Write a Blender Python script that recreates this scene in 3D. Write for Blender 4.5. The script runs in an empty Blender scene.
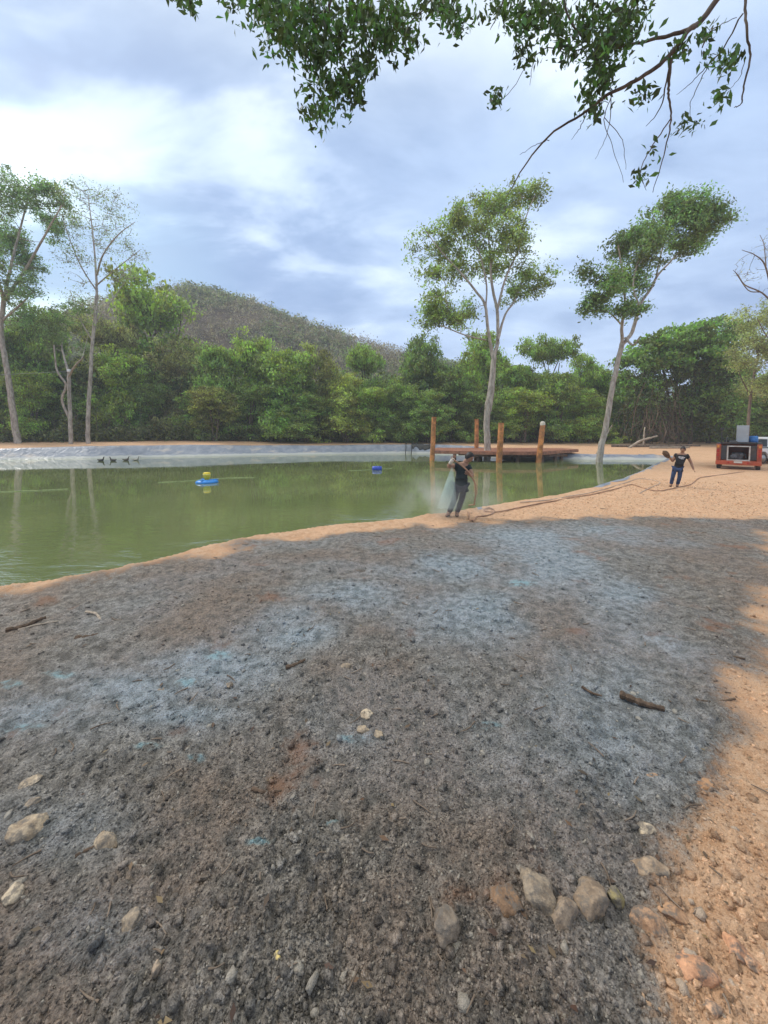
import bpy, bmesh, math, random
import numpy as np
from mathutils import Vector, Matrix, noise as mnoise

# ------------------------------------------------------------------ camera, light, sky, exposure
S = bpy.context.scene
COL = S.collection
R = math.radians
EYE = 1.85
FPX = 369.0
HORIZON = 433.0                          # row of the horizon in the photograph
PITCH = R(3.0)
ROW0 = HORIZON + FPX * math.tan(PITCH)   # row of the lens axis (the phone's picture is shifted, not tilted)

cam_d = bpy.data.cameras.new('camera')
cam = bpy.data.objects.new('camera', cam_d)
COL.objects.link(cam)
cam.location = (0, 0, EYE)
cam.rotation_euler = (math.pi / 2 - PITCH, 0, 0)
cam_d.sensor_fit = 'VERTICAL'
cam_d.angle = 2 * math.atan(512 / FPX)
cam_d.shift_y = (ROW0 - 512) / 1024
cam_d.clip_start = 0.05
cam_d.clip_end = 3000
S.camera = cam

SUN_EL, SUN_AZ = R(44), R(-62)          # azimuth from +Y, negative = to the left
sun_d = bpy.data.lights.new('sun', 'SUN')
sun_d.energy = 1.5
sun_d.angle = R(10)
sun_d.color = (1.0, 0.95, 0.88)
sun = bpy.data.objects.new('sun', sun_d)
COL.objects.link(sun)
sdir = Vector((math.sin(SUN_AZ) * math.cos(SUN_EL), math.cos(SUN_AZ) * math.cos(SUN_EL), math.sin(SUN_EL)))
sun.rotation_euler = sdir.to_track_quat('Z', 'Y').to_euler()
sun.location = (-20, 10, 60)

S.view_settings.view_transform = 'Standard'
S.view_settings.look = 'None'
S.view_settings.gamma = 1
S.view_settings.use_curve_mapping = False
S.view_settings.exposure = 0.72
S.cycles.max_bounces = 7
S.cycles.diffuse_bounces = 3
S.cycles.glossy_bounces = 3
S.cycles.transmission_bounces = 4
S.cycles.transparent_max_bounces = 8
S.cycles.volume_bounces = 1
S.cycles.use_denoising = True
S.cycles.caustics_reflective = False
S.cycles.caustics_refractive = False


class NT:
    """tiny node-tree writer"""
    def __init__(s, tree):
        s.t = tree
        tree.nodes.clear()

    def n(s, typ, ins=None, **kw):
        nd = s.t.nodes.new(typ)
        for k, v in kw.items():
            setattr(nd, k, v)
        for k, v in (ins or {}).items():
            s.put(nd, k, v)
        return nd

    def put(s, nd, k, v):
        sock = nd.inputs[k]
        if isinstance(v, bpy.types.Node):
            v = v.outputs[0]
        if isinstance(v, bpy.types.NodeSocket):
            s.t.links.new(v, sock)
        else:
            if sock.type == 'RGBA' and isinstance(v, (tuple, list)) and len(v) == 3:
                v = tuple(v) + (1,)
            sock.default_value = v

    def math(s, op, a, b=0.0, c=0.0, clamp=False):
        nd = s.n('ShaderNodeMath', operation=op, use_clamp=clamp)
        s.put(nd, 0, a); s.put(nd, 1, b); s.put(nd, 2, c)
        return nd.outputs[0]

    def mix(s, f, a, b, blend='MIX'):
        nd = s.n('ShaderNodeMix', data_type='RGBA', blend_type=blend)
        s.put(nd, 0, f); s.put(nd, 6, a); s.put(nd, 7, b)
        return nd.outputs[2]

    def ramp(s, f, lo, hi, a=0.0, b=1.0):
        nd = s.n('ShaderNodeMapRange', interpolation_type='SMOOTHSTEP')
        s.put(nd, 0, f); s.put(nd, 1, lo); s.put(nd, 2, hi); s.put(nd, 3, a); s.put(nd, 4, b)
        return nd.outputs[0]

    def noise(s, vec, scale, detail=3, rough=0.55, dist=0.0):
        nd = s.n('ShaderNodeTexNoise', {'Scale': scale, 'Detail': detail, 'Roughness': rough, 'Distortion': dist})
        if vec is not None:
            s.put(nd, 'Vector', vec)
        return nd.outputs[0]

    def mapping(s, vec, scale=(1, 1, 1), loc=(0, 0, 0), rot=(0, 0, 0)):
        return s.n('ShaderNodeMapping', {'Vector': vec, 'Scale': scale, 'Location': loc, 'Rotation': rot}).outputs[0]


def build_world():
    w = bpy.data.worlds.new('World')
    S.world = w
    w.use_nodes = True
    t = NT(w.node_tree)
    out = t.n('ShaderNodeOutputWorld')
    sky = t.n('ShaderNodeTexSky', sky_type='NISHITA', sun_disc=False)
    sky.sun_elevation = SUN_EL
    sky.sun_rotation = SUN_AZ
    sky.air_density = 1.0
    sky.dust_density = 1.5
    geo = t.n('ShaderNodeTexCoord').outputs['Generated']
    sep = t.n('ShaderNodeSeparateXYZ', {0: geo})
    x, y, z = sep.outputs
    zz = t.math('ADD', t.math('MAXIMUM', z, 0.0), 0.22)
    cx = t.math('DIVIDE', x, zz)
    cy = t.math('DIVIDE', y, zz)
    cv = t.n('ShaderNodeCombineXYZ', {0: cx, 1: cy, 2: 0.0}).outputs[0]
    n1 = t.noise(t.mapping(cv, (0.75, 1.25, 1), (1.3, 4.1, 0), (0, 0, 0.5)), 1.0, 6, 0.5, 0.35)
    n2 = t.noise(t.mapping(cv, (1.1, 2.0, 1), (7.7, 2.4, 0), (0, 0, 0.7)), 1.7, 6, 0.55, 0.3)
    base = t.math('ADD', t.math('MULTIPLY', n1, 0.62), t.math('MULTIPLY', n2, 0.38))
    # thick, grey-lilac cloud with thinner bright gaps
    dark = (2.5, 3.6, 5.8)
    mid = (4.2, 5.5, 7.7)
    bright = (7.0, 8.2, 9.9)
    c = t.mix(t.ramp(base, 0.38, 0.54), dark, mid)
    # brighter around the part of the sky that hides the sun
    glow = t.n('ShaderNodeVectorMath', {0: geo, 1: tuple(Vector((-0.36, 0.80, 0.48)).normalized())}, operation='DOT_PRODUCT').outputs['Value']
    gl = t.ramp(glow, 0.86, 1.0)
    lift = t.math('ADD', base, t.math('MULTIPLY', gl, 0.085))
    c = t.mix(t.ramp(lift, 0.52, 0.655), c, bright)
    gs = t.n('ShaderNodeVectorMath', {0: geo, 1: tuple(Vector((-0.62, 0.74, 0.22)).normalized())}, operation='DOT_PRODUCT').outputs['Value']
    gm = t.ramp(gs, 0.92, 1.0, 1.0, 1.45)
    c = t.mix(1.0, c, t.n('ShaderNodeCombineXYZ', {0: gm, 1: gm, 2: t.ramp(gs, 0.92, 1.0, 1.0, 1.25)}).outputs[0], 'MULTIPLY')
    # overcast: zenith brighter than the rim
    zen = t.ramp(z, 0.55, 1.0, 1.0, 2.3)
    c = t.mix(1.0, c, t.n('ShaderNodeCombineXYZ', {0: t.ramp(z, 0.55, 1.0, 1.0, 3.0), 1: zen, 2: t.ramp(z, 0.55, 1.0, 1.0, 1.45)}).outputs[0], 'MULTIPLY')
    # pale rim near the horizon
    c = t.mix(t.ramp(z, 0.0, 0.30, 0.55, 0.0), c, (4.5, 5.7, 8.0))
    cover = t.ramp(n2, 0.25, 0.5, 0.82, 0.97)
    c = t.mix(cover, sky.outputs[0], c)
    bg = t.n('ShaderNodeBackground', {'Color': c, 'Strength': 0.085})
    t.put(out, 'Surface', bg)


build_world()

# ------------------------------------------------------------------ helpers
RNG = np.random.default_rng(7)
random.seed(7)


def ray(px, py):
    u = (px - 384) / FPX
    v = (ROW0 - py) / FPX
    c, s = math.cos(PITCH), math.sin(PITCH)
    return np.array([u, c + v * s, -s + v * c])


def at(px, py, Y):
    """point of the place seen at a pixel of the photograph and standing Y metres ahead"""
    r = ray(px, py)
    k = Y / r[1]
    return np.array([0, 0, EYE]) + r * k


def gp(px, py, z):
    r = ray(px, py)
    return np.array([0, 0, EYE]) + r * ((z - EYE) / r[2])


def ss(a, b, x):
    t = np.clip((np.asarray(x, float) - a) / (b - a), 0, 1)
    return t * t * (3 - 2 * t)


_lat = np.random.default_rng(11).random((256, 256))


def vnoise(x, y):
    xi = np.floor(x).astype(int); yi = np.floor(y).astype(int)
    fx = x - xi; fy = y - yi
    fx = fx * fx * (3 - 2 * fx); fy = fy * fy * (3 - 2 * fy)
    a = _lat[xi % 256, yi % 256]; b = _lat[(xi + 1) % 256, yi % 256]
    c = _lat[xi % 256, (yi + 1) % 256]; d = _lat[(xi + 1) % 256, (yi + 1) % 256]
    return (a * (1 - fx) + b * fx) * (1 - fy) + (c * (1 - fx) + d * fx) * fy


def fbm(x, y, scale, octaves=4, gain=0.5, off=0.0):
    x = np.asarray(x, float); y = np.asarray(y, float)
    s = np.zeros_like(x); a = 1.0; tot = 0.0; f = scale
    for k in range(octaves):
        s = s + a * vnoise(x * f + 17.3 * k + off, y * f + 5.7 * k - off)
        tot += a; a *= gain; f *= 2.03
    return s / tot


def set_props(o, label=None, cat=None, group=None, kind=None):
    if label: o['label'] = label
    if cat: o['category'] = cat
    if group: o['group'] = group
    if kind: o['kind'] = kind
    return o


def empty(name, loc, label, cat, group=None, rz=0.0):
    o = bpy.data.objects.new(name, None)
    COL.objects.link(o)
    o.empty_display_size = 0.2
    o.location = tuple(map(float, loc))
    o.rotation_euler = (0, 0, rz)
    return set_props(o, label, cat, group)


def link(name, me, mat, parent=None, smooth=False):
    o = bpy.data.objects.new(name, me)
    COL.objects.link(o)
    if mat is not None and not me.materials:
        me.materials.append(mat)
    if parent is not None:
        o.parent = parent
    if smooth:
        me.polygons.foreach_set('use_smooth', np.ones(len(me.polygons), bool))
    return o


def np_mesh(name, V, F, attrs=None):
    """F: (m,k) int array, all faces of k corners"""
    V = np.asarray(V, np.float32); F = np.asarray(F, np.int32)
    me = bpy.data.meshes.new(name)
    m, k = F.shape
    me.vertices.add(len(V)); me.vertices.foreach_set('co', V.ravel())
    me.loops.add(m * k); me.loops.foreach_set('vertex_index', F.ravel())
    me.polygons.add(m)
    me.polygons.foreach_set('loop_start', np.arange(0, m * k, k, dtype=np.int32))
    me.polygons.foreach_set('loop_total', np.full(m, k, np.int32))
    me.update(calc_edges=True)
    for an, av in (attrs or {}).items():
        a = me.attributes.new(an, 'FLOAT', 'POINT')
        a.data.foreach_set('value', np.asarray(av, np.float32))
    return me


class MB:
    """collects simple solids and links them as one mesh"""
    def __init__(s):
        s.v = []; s.f = []

    def add(s, V, F):
        o = len(s.v)
        s.v += [tuple(map(float, p)) for p in V]
        s.f += [tuple(int(i) + o for i in q) for q in F]
        return s

    def box(s, c, d, rz=0.0, bev=0.0, M=None):
        bm = bmesh.new()
        bmesh.ops.create_cube(bm, size=1.0)
        for v in bm.verts:
            v.co = Vector((v.co.x * d[0], v.co.y * d[1], v.co.z * d[2]))
        if bev > 0:
            bmesh.ops.bevel(bm, geom=bm.edges[:], offset=bev, segments=2, affect='EDGES', profile=0.6)
        T = Matrix.Translation(Vector(tuple(map(float, c)))) @ Matrix.Rotation(rz, 4, 'Z')
        if M is not None:
            T = M @ T
        bm.verts.index_update()
        s.add([T @ v.co for v in bm.verts], [[v.index for v in f.verts] for f in bm.faces])
        bm.free()
        return s

    def tube(s, pts, rad, n=8, cap=True):
        pts = np.asarray(pts, float)
        rad = np.full(len(pts), rad) if np.isscalar(rad) else np.asarray(rad, float)
        V, F = tube_np(pts, rad, n)
        s.add(V, F)
        if cap:
            o = len(s.v) - len(V)
            s.f.append(tuple(o + i for i in range(n))[::-1])
            s.f.append(tuple(o + (len(pts) - 1) * n + i for i in range(n)))
        return s

    def lathe(s, prof, n=20, c=(0, 0, 0), M=None):
        V = []; F = []
        for r, z in prof:
            for k in range(n):
                a = 2 * math.pi * k / n
                V.append(Vector((r * math.cos(a), r * math.sin(a), z)))
        for i in range(len(prof) - 1):
            for k in range(n):
                F.append((i * n + k, i * n + (k + 1) % n, (i + 1) * n + (k + 1) % n, (i + 1) * n + k))
        F.append(tuple(range(n))[::-1])
        F.append(tuple((len(prof) - 1) * n + k for k in range(n)))
        T = Matrix.Translation(Vector(tuple(map(float, c))))
        if M is not None:
            T = T @ M
        s.add([T @ v for v in V], F)
        return s

    def prism(s, pts, axis, a, b):
        """extrude a 2D outline: axis 'y' -> pts are (x,z); 'x' -> (y,z); 'z' -> (x,y)"""
        def mk(p, t):
            return {'y': (p[0], t, p[1]), 'x': (t, p[0], p[1]), 'z': (p[0], p[1], t)}[axis]
        n = len(pts)
        V = [mk(p, a) for p in pts] + [mk(p, b) for p in pts]
        F = [(i, (i + 1) % n, n + (i + 1) % n, n + i) for i in range(n)]
        F += [tuple(range(n))[::-1], tuple(range(n, 2 * n))]
        s.add(V, F)
        return s

    def build(s, name, mat, parent=None, smooth=False, bevel=0.0):
        me = bpy.data.meshes.new(name)
        me.from_pydata(s.v, [], s.f)
        bm = bmesh.new(); bm.from_mesh(me)
        bmesh.ops.recalc_face_normals(bm, faces=bm.faces)
        if bevel:
            bmesh.ops.bevel(bm, geom=[e for e in bm.edges if e.is_manifold and e.calc_face_angle(0) > 0.6], offset=bevel, segments=2, affect='EDGES')
        bm.to_mesh(me); bm.free()
        return link(name, me, mat, parent, smooth)


def tube_np(pts, rad, n=8):
    pts = np.asarray(pts, float)
    T = np.gradient(pts, axis=0)
    T /= np.linalg.norm(T, axis=1)[:, None] + 1e-9
    ref = np.array([0.0, 0.0, 1.0]) if abs(T[0][2]) < 0.9 else np.array([1.0, 0.0, 0.0])
    V = []
    for i in range(len(pts)):
        a = np.cross(ref, T[i]); a /= np.linalg.norm(a) + 1e-9
        b = np.cross(T[i], a)
        ref = np.cross(a, T[i]) * -1
        ref = b
        ang = np.arange(n) * 2 * math.pi / n
        V.append(pts[i] + rad[i] * (np.cos(ang)[:, None] * a + np.sin(ang)[:, None] * b))
    V = np.concatenate(V)
    F = []
    for i in range(len(pts) - 1):
        for k in range(n):
            F.append((i * n + k, i * n + (k + 1) % n, (i + 1) * n + (k + 1) % n, (i + 1) * n + k))
    return V, np.array(F, np.int32)


def spline(P, m=6):
    """Catmull-Rom through the rows of P (open)"""
    P = np.asarray(P, float)
    if len(P) < 3:
        t = np.linspace(0, 1, m + 1)[:, None]
        return P[0] * (1 - t) + P[-1] * t
    Q = np.vstack([2 * P[0] - P[1], P, 2 * P[-1] - P[-2]])
    out = []
    for i in range(1, len(Q) - 2):
        for k in range(m):
            t = k / m
            out.append(0.5 * ((2 * Q[i]) + (-Q[i - 1] + Q[i + 1]) * t + (2 * Q[i - 1] - 5 * Q[i] + 4 * Q[i + 1] - Q[i + 2]) * t * t
                              + (-Q[i - 1] + 3 * Q[i] - 3 * Q[i + 1] + Q[i + 2]) * t ** 3))
    out.append(P[-1])
    return np.array(out)


# ------------------------------------------------------------------ materials
MATS = {}


def simple(name, col, rough=0.7, metal=0.0, var=0.25, scale=8.0, bump=0.0, spec=0.4, dirt=None):
    if name in MATS:
        return MATS[name]
    m = bpy.data.materials.new(name)
    m.use_nodes = True
    t = NT(m.node_tree)
    out = t.n('ShaderNodeOutputMaterial')
    co = t.n('ShaderNodeTexCoord').outputs['Object']
    n = t.noise(co, scale, 5, 0.6)
    dk = tuple(c * (1 - var) for c in col)
    lt = tuple(min(c * (1 + var), 1) for c in col)
    c = t.mix(t.ramp(n, 0.3, 0.7), dk, lt)
    if dirt:
        n2 = t.noise(co, scale * 0.35, 4, 0.65)
        c = t.mix(t.ramp(n2, 0.45, 0.72, 0.0, 0.75), c, dirt)
    b = t.n('ShaderNodeBsdfPrincipled', {'Base Color': c, 'Roughness': rough, 'Metallic': metal, 'Specular IOR Level': spec})
    if bump:
        bp = t.n('ShaderNodeBump', {'Height': t.noise(co, scale * 3, 4), 'Strength': bump, 'Distance': 0.03})
        t.put(b, 'Normal', bp)
    t.put(out, 'Surface', b)
    MATS[name] = m
    return m


def leaf_material():
    m = bpy.data.materials.new('leaf')
    m.use_nodes = True
    t = NT(m.node_tree)
    out = t.n('ShaderNodeOutputMaterial')
    oi = t.n('ShaderNodeObjectInfo')
    g = t.n('ShaderNodeNewGeometry')
    rnd = g.outputs['Random Per Island']
    cl = t.n('ShaderNodeAttribute', attribute_name='clump').outputs['Fac']
    base = oi.outputs['Color']
    hs = t.n('ShaderNodeHueSaturation', {'Hue': t.ramp(cl, 0, 1, 0.475, 0.53), 'Saturation': t.ramp(rnd, 0, 1, 0.75, 1.1),
                                         'Value': t.math('MULTIPLY', t.ramp(rnd, 0, 1, 0.62, 1.42), t.ramp(cl, 0, 1, 0.6, 1.5)), 'Color': base})
    c = hs.outputs[0]
    d = t.n('ShaderNodeBsdfPrincipled', {'Base Color': c, 'Roughness': 0.55, 'Specular IOR Level': 0.3})
    ct = t.mix(1.0, c, (1.5, 1.55, 0.7, 1), 'MULTIPLY')
    tr = t.n('ShaderNodeBsdfTranslucent', {'Color': ct})
    mx = t.n('ShaderNodeMixShader', {0: 0.33, 1: d, 2: tr})
    t.put(out, 'Surface', mx)
    return m


def bark_material(name, a, b, scale=5.0):
    m = bpy.data.materials.new(name)
    m.use_nodes = True
    t = NT(m.node_tree)
    out = t.n('ShaderNodeOutputMaterial')
    co = t.n('ShaderNodeTexCoord').outputs['Object']
    v = t.mapping(co, (1, 1, 0.35))
    n = t.noise(v, scale, 6, 0.65)
    c = t.mix(t.ramp(n, 0.32, 0.68), a, b)
    bs = t.n('ShaderNodeBsdfPrincipled', {'Base Color': c, 'Roughness': 0.85, 'Specular IOR Level': 0.2})
    bp = t.n('ShaderNodeBump', {'Height': n, 'Strength': 0.5, 'Distance': 0.05})
    t.put(bs, 'Normal', bp)
    t.put(out, 'Surface', bs)
    return m


def ground_material():
    m = bpy.data.materials.new('ground')
    m.use_nodes = True
    t = NT(m.node_tree)
    out = t.n('ShaderNodeOutputMaterial')
    g = t.n('ShaderNodeNewGeometry')
    pos = g.outputs['Position']
    rnd = g.outputs['Random Per Island']
    sl = t.n('ShaderNodeAttribute', attribute_name='slurry').outputs['Fac']
    bluish = t.n('ShaderNodeAttribute', attribute_name='bluish').outputs['Fac']
    peb = t.n('ShaderNodeAttribute', attribute_name='pebble').outputs['Fac']
    forest = t.n('ShaderNodeAttribute', attribute_name='litter').outputs['Fac']
    f1 = t.noise(pos, 2.2, 6, 0.6)
    f2 = t.noise(pos, 11.0, 6, 0.62)
    f3 = t.noise(pos, 55.0, 5, 0.65)
    f4 = t.noise(pos, 0.7, 5, 0.6)
    # bare orange soil
    sand = t.mix(t.ramp(f2, 0.32, 0.68), (0.48, 0.27, 0.145), (0.65, 0.42, 0.26))
    sand = t.mix(t.ramp(f4, 0.42, 0.66, 0.0, 0.55), sand, (0.64, 0.39, 0.235))
    sand = t.mix(t.ramp(f3, 0.52, 0.75, 0.0, 0.6), sand, (0.72, 0.49, 0.32))
    sand = t.mix(t.ramp(f3, 0.42, 0.28, 0.0, 0.6), sand, (0.33, 0.17, 0.08))
    sand = t.mix(t.ramp(f1, 0.5, 0.7, 0.0, 0.35), sand, (0.50, 0.24, 0.11))
    f6 = t.noise(pos, 110.0, 4, 0.7)
    sand = t.mix(t.ramp(f6, 0.47, 0.34, 0.0, 0.6), sand, (0.26, 0.135, 0.065))
    sand = t.mix(t.ramp(f6, 0.56, 0.70, 0.0, 0.6), sand, (0.76, 0.58, 0.42))
    # grey slurry coat over it
    grey = t.mix(t.ramp(f2, 0.3, 0.7), (0.13, 0.116, 0.098), (0.38, 0.34, 0.29))
    grey = t.mix(t.ramp(f3, 0.40, 0.62), t.mix(0.6, grey, (0.05, 0.042, 0.034)), grey)
    f5 = t.noise(pos, 130.0, 4, 0.7)
    grey = t.mix(t.ramp(f5, 0.50, 0.37, 0.0, 0.85), grey, (0.03, 0.025, 0.02))
    grey = t.mix(t.ramp(f5, 0.56, 0.70, 0.0, 0.6), grey, (0.44, 0.385, 0.31))
    brown = t.mix(t.ramp(f3, 0.35, 0.65), (0.10, 0.058, 0.034), (0.26, 0.155, 0.09))
    bmask = t.math('MULTIPLY', t.ramp(f4, 0.40, 0.58), t.ramp(f2, 0.28, 0.58))
    grey = t.mix(t.math('MULTIPLY', bmask, 0.5), grey, brown)
    rust = t.math('MULTIPLY', t.ramp(t.noise(t.mapping(pos, (1, 1, 1), (31, 7, 0)), 1.5, 5, 0.6), 0.60, 0.70), 0.75)
    grey = t.mix(rust, grey, (0.20, 0.095, 0.046))
    blue = t.mix(t.ramp(f2, 0.35, 0.65), (0.19, 0.265, 0.31), (0.36, 0.42, 0.475))  # bluish tone of the slurry, blended in by patches
    dm = t.math('MULTIPLY', t.math('ADD', t.math('MULTIPLY', bluish, 1.15), t.math('MULTIPLY', t.math('SUBTRACT', f2, 0.5), t.math('MULTIPLY', bluish, 2.2))), t.ramp(f3, 0.3, 0.55, 0.45, 1.0), clamp=True)
    grey = t.mix(t.math('MULTIPLY', dm, t.ramp(f5, 0.38, 0.55, 0.3, 0.82)), grey, blue)
    vivid = t.ramp(t.n('ShaderNodeAttribute', attribute_name='vivid').outputs['Fac'], 0.3, 0.9)
    grey = t.mix(t.math('MULTIPLY', vivid, t.math('MULTIPLY', t.ramp(f2, 0.40, 0.62), 0.55)), grey, (0.20, 0.42, 0.47))
    # ragged border between coat and soil
    edge = t.math('ADD', sl, t.math('MULTIPLY', t.math('SUBTRACT', f2, 0.5), 0.8))
    edge = t.math('ADD', edge, t.math('MULTIPLY', t.math('SUBTRACT', f3, 0.5), 0.5))
    k = t.ramp(edge, 0.22, 0.82)
    c = t.mix(k, sand, grey)
    # leaf litter under the trees
    lit = t.mix(t.ramp(f2, 0.35, 0.65), (0.10, 0.062, 0.036), (0.24, 0.16, 0.095))
    c = t.mix(t.ramp(t.math('ADD', forest, t.math('MULTIPLY', t.math('SUBTRACT', f2, 0.5), 0.8)), 0.35, 0.7), c, lit)
    # loose stones: their own tint
    tone = t.ramp(rnd, 0.0, 1.0, 0.65, 1.5)
    pc = t.mix(1.0, c, t.n('ShaderNodeCombineXYZ', {0: tone, 1: tone, 2: tone}).outputs[0], 'MULTIPLY')
    pale = t.math('GREATER_THAN', rnd, 0.94)
    pc = t.mix(t.math('MULTIPLY', pale, 0.7), pc, (0.42, 0.37, 0.30))
    c = t.mix(peb, c, pc)
    b = t.n('ShaderNodeBsdfPrincipled', {'Base Color': c, 'Specular IOR Level': 0.35})
    t.put(b, 'Roughness', t.ramp(t.math('MULTIPLY', k, f2), 0.30, 0.70, 0.9, 0.40))
    h = t.math('ADD', t.math('MULTIPLY', f2, 0.5), t.math('MULTIPLY', f3, 0.30))
    h = t.math('ADD', h, t.math('MULTIPLY', f5, 0.16))
    bp = t.n('ShaderNodeBump', {'Height': h, 'Strength': 1.0, 'Distance': 0.06})
    t.put(b, 'Normal', bp)
    t.put(out, 'Surface', b)
    return m


def water_material():
    m = bpy.data.materials.new('pond_water')
    m.use_nodes = True
    t = NT(m.node_tree)
    out = t.n('ShaderNodeOutputMaterial')
    pos = t.n('ShaderNodeNewGeometry').outputs['Position']
    n0 = t.noise(pos, 0.25, 4, 0.5)
    c = t.mix(t.ramp(n0, 0.35, 0.65), (0.13, 0.155, 0.06), (0.17, 0.195, 0.08))
    b = t.n('ShaderNodeBsdfPrincipled', {'Base Color': c, 'Roughness': 0.035, 'IOR': 2.4, 'Specular IOR Level': 0.8})
    w1 = t.noise(t.mapping(pos, (0.8, 2.0, 1), rot=(0, 0, 0.25)), 1.3, 3, 0.5, 0.3)
    w2 = t.noise(t.mapping(pos, (0.9, 2.6, 1), rot=(0, 0, -0.1)), 5.0, 3, 0.5, 0.3)
    calm = t.ramp(t.noise(pos, 0.16, 3, 0.5), 0.40, 0.58, 0.12, 1.3)
    yy = t.n('ShaderNodeSeparateXYZ', {0: pos}).outputs[1]
    close = t.ramp(yy, 14.0, 6.0, 0.16, 5.0)           # breeze reaches the near shore only
    h = t.math('ADD', t.math('MULTIPLY', w1, t.math('ADD', 0.25, t.math('MULTIPLY', calm, 0.5))), t.math('MULTIPLY', w2, t.math('MULTIPLY', calm, 0.28)))
    h = t.math('MULTIPLY', h, close)
    bp = t.n('ShaderNodeBump', {'Height': h, 'Strength': 0.14, 'Distance': 0.07})
    t.put(b, 'Normal', bp)
    t.put(out, 'Surface', b)
    return m


def liner_material():
    m = bpy.data.materials.new('liner')
    m.use_nodes = True
    t = NT(m.node_tree)
    out = t.n('ShaderNodeOutputMaterial')
    pos = t.n('ShaderNodeNewGeometry').outputs['Position']
    n = t.noise(pos, 1.2, 5, 0.6)
    c = t.mix(t.ramp(n, 0.35, 0.65), (0.16, 0.185, 0.235), (0.25, 0.27, 0.315))
    n2 = t.noise(t.mapping(pos, (1, 1, 2.5)), 0.6, 5, 0.6)
    c = t.mix(t.ramp(n2, 0.52, 0.7, 0.0, 0.6), c, (0.52, 0.42, 0.33))
    z = t.n('ShaderNodeSeparateXYZ', {0: pos}).outputs[2]
    zn = t.math('ADD', z, t.math('MULTIPLY', t.math('SUBTRACT', n, 0.5), 0.35))
    c = t.mix(t.ramp(zn, -0.28, -0.36), c, (0.42, 0.42, 0.39))          # pale band just above the waterline
    b = t.n('ShaderNodeBsdfPrincipled', {'Base Color': c, 'Roughness': 0.42})
    bp = t.n('ShaderNodeBump', {'Height': t.noise(t.mapping(pos, (1.2, 1.2, 1)), 2.0, 3, 0.5, 0.8), 'Strength': 0.5, 'Distance': 0.12})
    t.put(b, 'Normal', bp)
    t.put(out, 'Surface', b)
    return m


LEAF = leaf_material()
BARK_PALE = bark_material('pale bark', (0.24, 0.20, 0.165), (0.50, 0.44, 0.37))
BARK_DARK = bark_material('dark bark', (0.05, 0.037, 0.028), (0.13, 0.10, 0.075))
BARK_BROWN = bark_material('brown bark', (0.11, 0.08, 0.058), (0.25, 0.19, 0.14))
GROUND = ground_material()
WATER = water_material()
LINER = liner_material()

# ------------------------------------------------------------------ terrain and pond
WATER_Z = -0.50
near_px = [(0, 591, -0.03), (65, 581, -0.04), (130, 571, -0.05), (200, 553, -0.08), (250, 542, -0.10), (330, 527, -0.12),
           (430, 516, -0.15), (455, 512, -0.17), (530, 500, -0.23), (600, 486, -0.30), (640, 473, -0.32), (664, 461, -0.32)]
near = [gp(*p)[:2] for p in near_px]
far = [(25.5, 31.5), (21.5, 33.0), (17.0, 33.5), (12.8, 36.5), (9.0, 42.0), (4.0, 43.8), (-4.0, 42.8), (-14.0, 40.2), (-24.0, 37.0), (-34.0, 33.4), (-40.0, 26.0), (-38, 15),
       (-28, 6), (-20, 0.5), (-12, 0.6), (-7.5, 2.3)]
_P = np.array(list(near) + far)
POND = spline(np.vstack([_P[-2:], _P, _P[:2]]), 8)[16:-16 - 1]
POND = POND[:len(_P) * 8]
_w = fbm(POND[:, 0], POND[:, 1], 0.9, 3, off=3.0) - 0.5
_c = np.roll(POND, -1, 0) - np.roll(POND, 1, 0)
_nrm = np.stack([-_c[:, 1], _c[:, 0]], 1); _nrm /= np.linalg.norm(_nrm, axis=1)[:, None]
POND = POND + _nrm * (_w * 0.35)[:, None]
_area = 0.5 * np.sum(POND[:, 0] * np.roll(POND[:, 1], -1) - np.roll(POND[:, 0], -1) * POND[:, 1])
if _area < 0:
    POND = POND[::-1]


def sdist(poly, x, y):
    """signed distance to a closed polygon, positive inside"""
    x = np.asarray(x, float).ravel(); y = np.asarray(y, float).ravel()
    out = np.full(len(x), 1e9); ins = np.zeros(len(x), bool)
    A = poly; B = np.roll(poly, -1, 0)
    for (ax, ay), (bx, by) in zip(A, B):
        dx, dy = bx - ax, by - ay
        t = np.clip(((x - ax) * dx + (y - ay) * dy) / (dx * dx + dy * dy + 1e-12), 0, 1)
        d = (x - ax - t * dx) ** 2 + (y - ay - t * dy) ** 2
        np.minimum(out, d, out=out)
        c = ((ay > y) != (by > y))
        with np.errstate(divide='ignore', invalid='ignore'):
            xi = ax + (y - ay) * dx / (dy if dy != 0 else 1e-12)
        ins ^= c & (x < xi)
    d = np.sqrt(out)
    return np.where(ins, d, -d)


def base_z(x, y):
    x = np.asarray(x, float); y = np.asarray(y, float)
    z = -0.33 * ss(2, 15, y) + 0.9 * ss(26, 50, y) + 0.5 * ss(-4, -27, x) * ss(16, 27, y)
    z = z + 0.6 * ss(50, 90, y)
    return z + (fbm(x, y, 0.35, 3) - 0.5) * 0.10


def terrain(x, y, d=None, fine=True):
    x = np.asarray(x, float).ravel(); y = np.asarray(y, float).ravel()
    if d is None:
        d = sdist(POND, x, y)
    z = base_z(x, y)
    lip = 0.06 * np.exp(-(d / 0.35) ** 2)
    z = z + np.where(d < 0.0, lip, 0.06)
    z = np.where(d > 0, np.maximum(z - 0.72 * d, -2.2 + 0.02 * d), z)
    return z


def ground_hit(px, py):
    z = -0.1
    for _ in range(25):
        p = gp(px, py, z)
        z = float(0.5 * z + 0.5 * terrain([p[0]], [p[1]])[0])
    p = gp(px, py, z)
    return np.array([p[0], p[1], float(terrain([p[0]], [p[1]])[0])])


def gz(x, y):
    return float(terrain([x], [y])[0])


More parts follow.
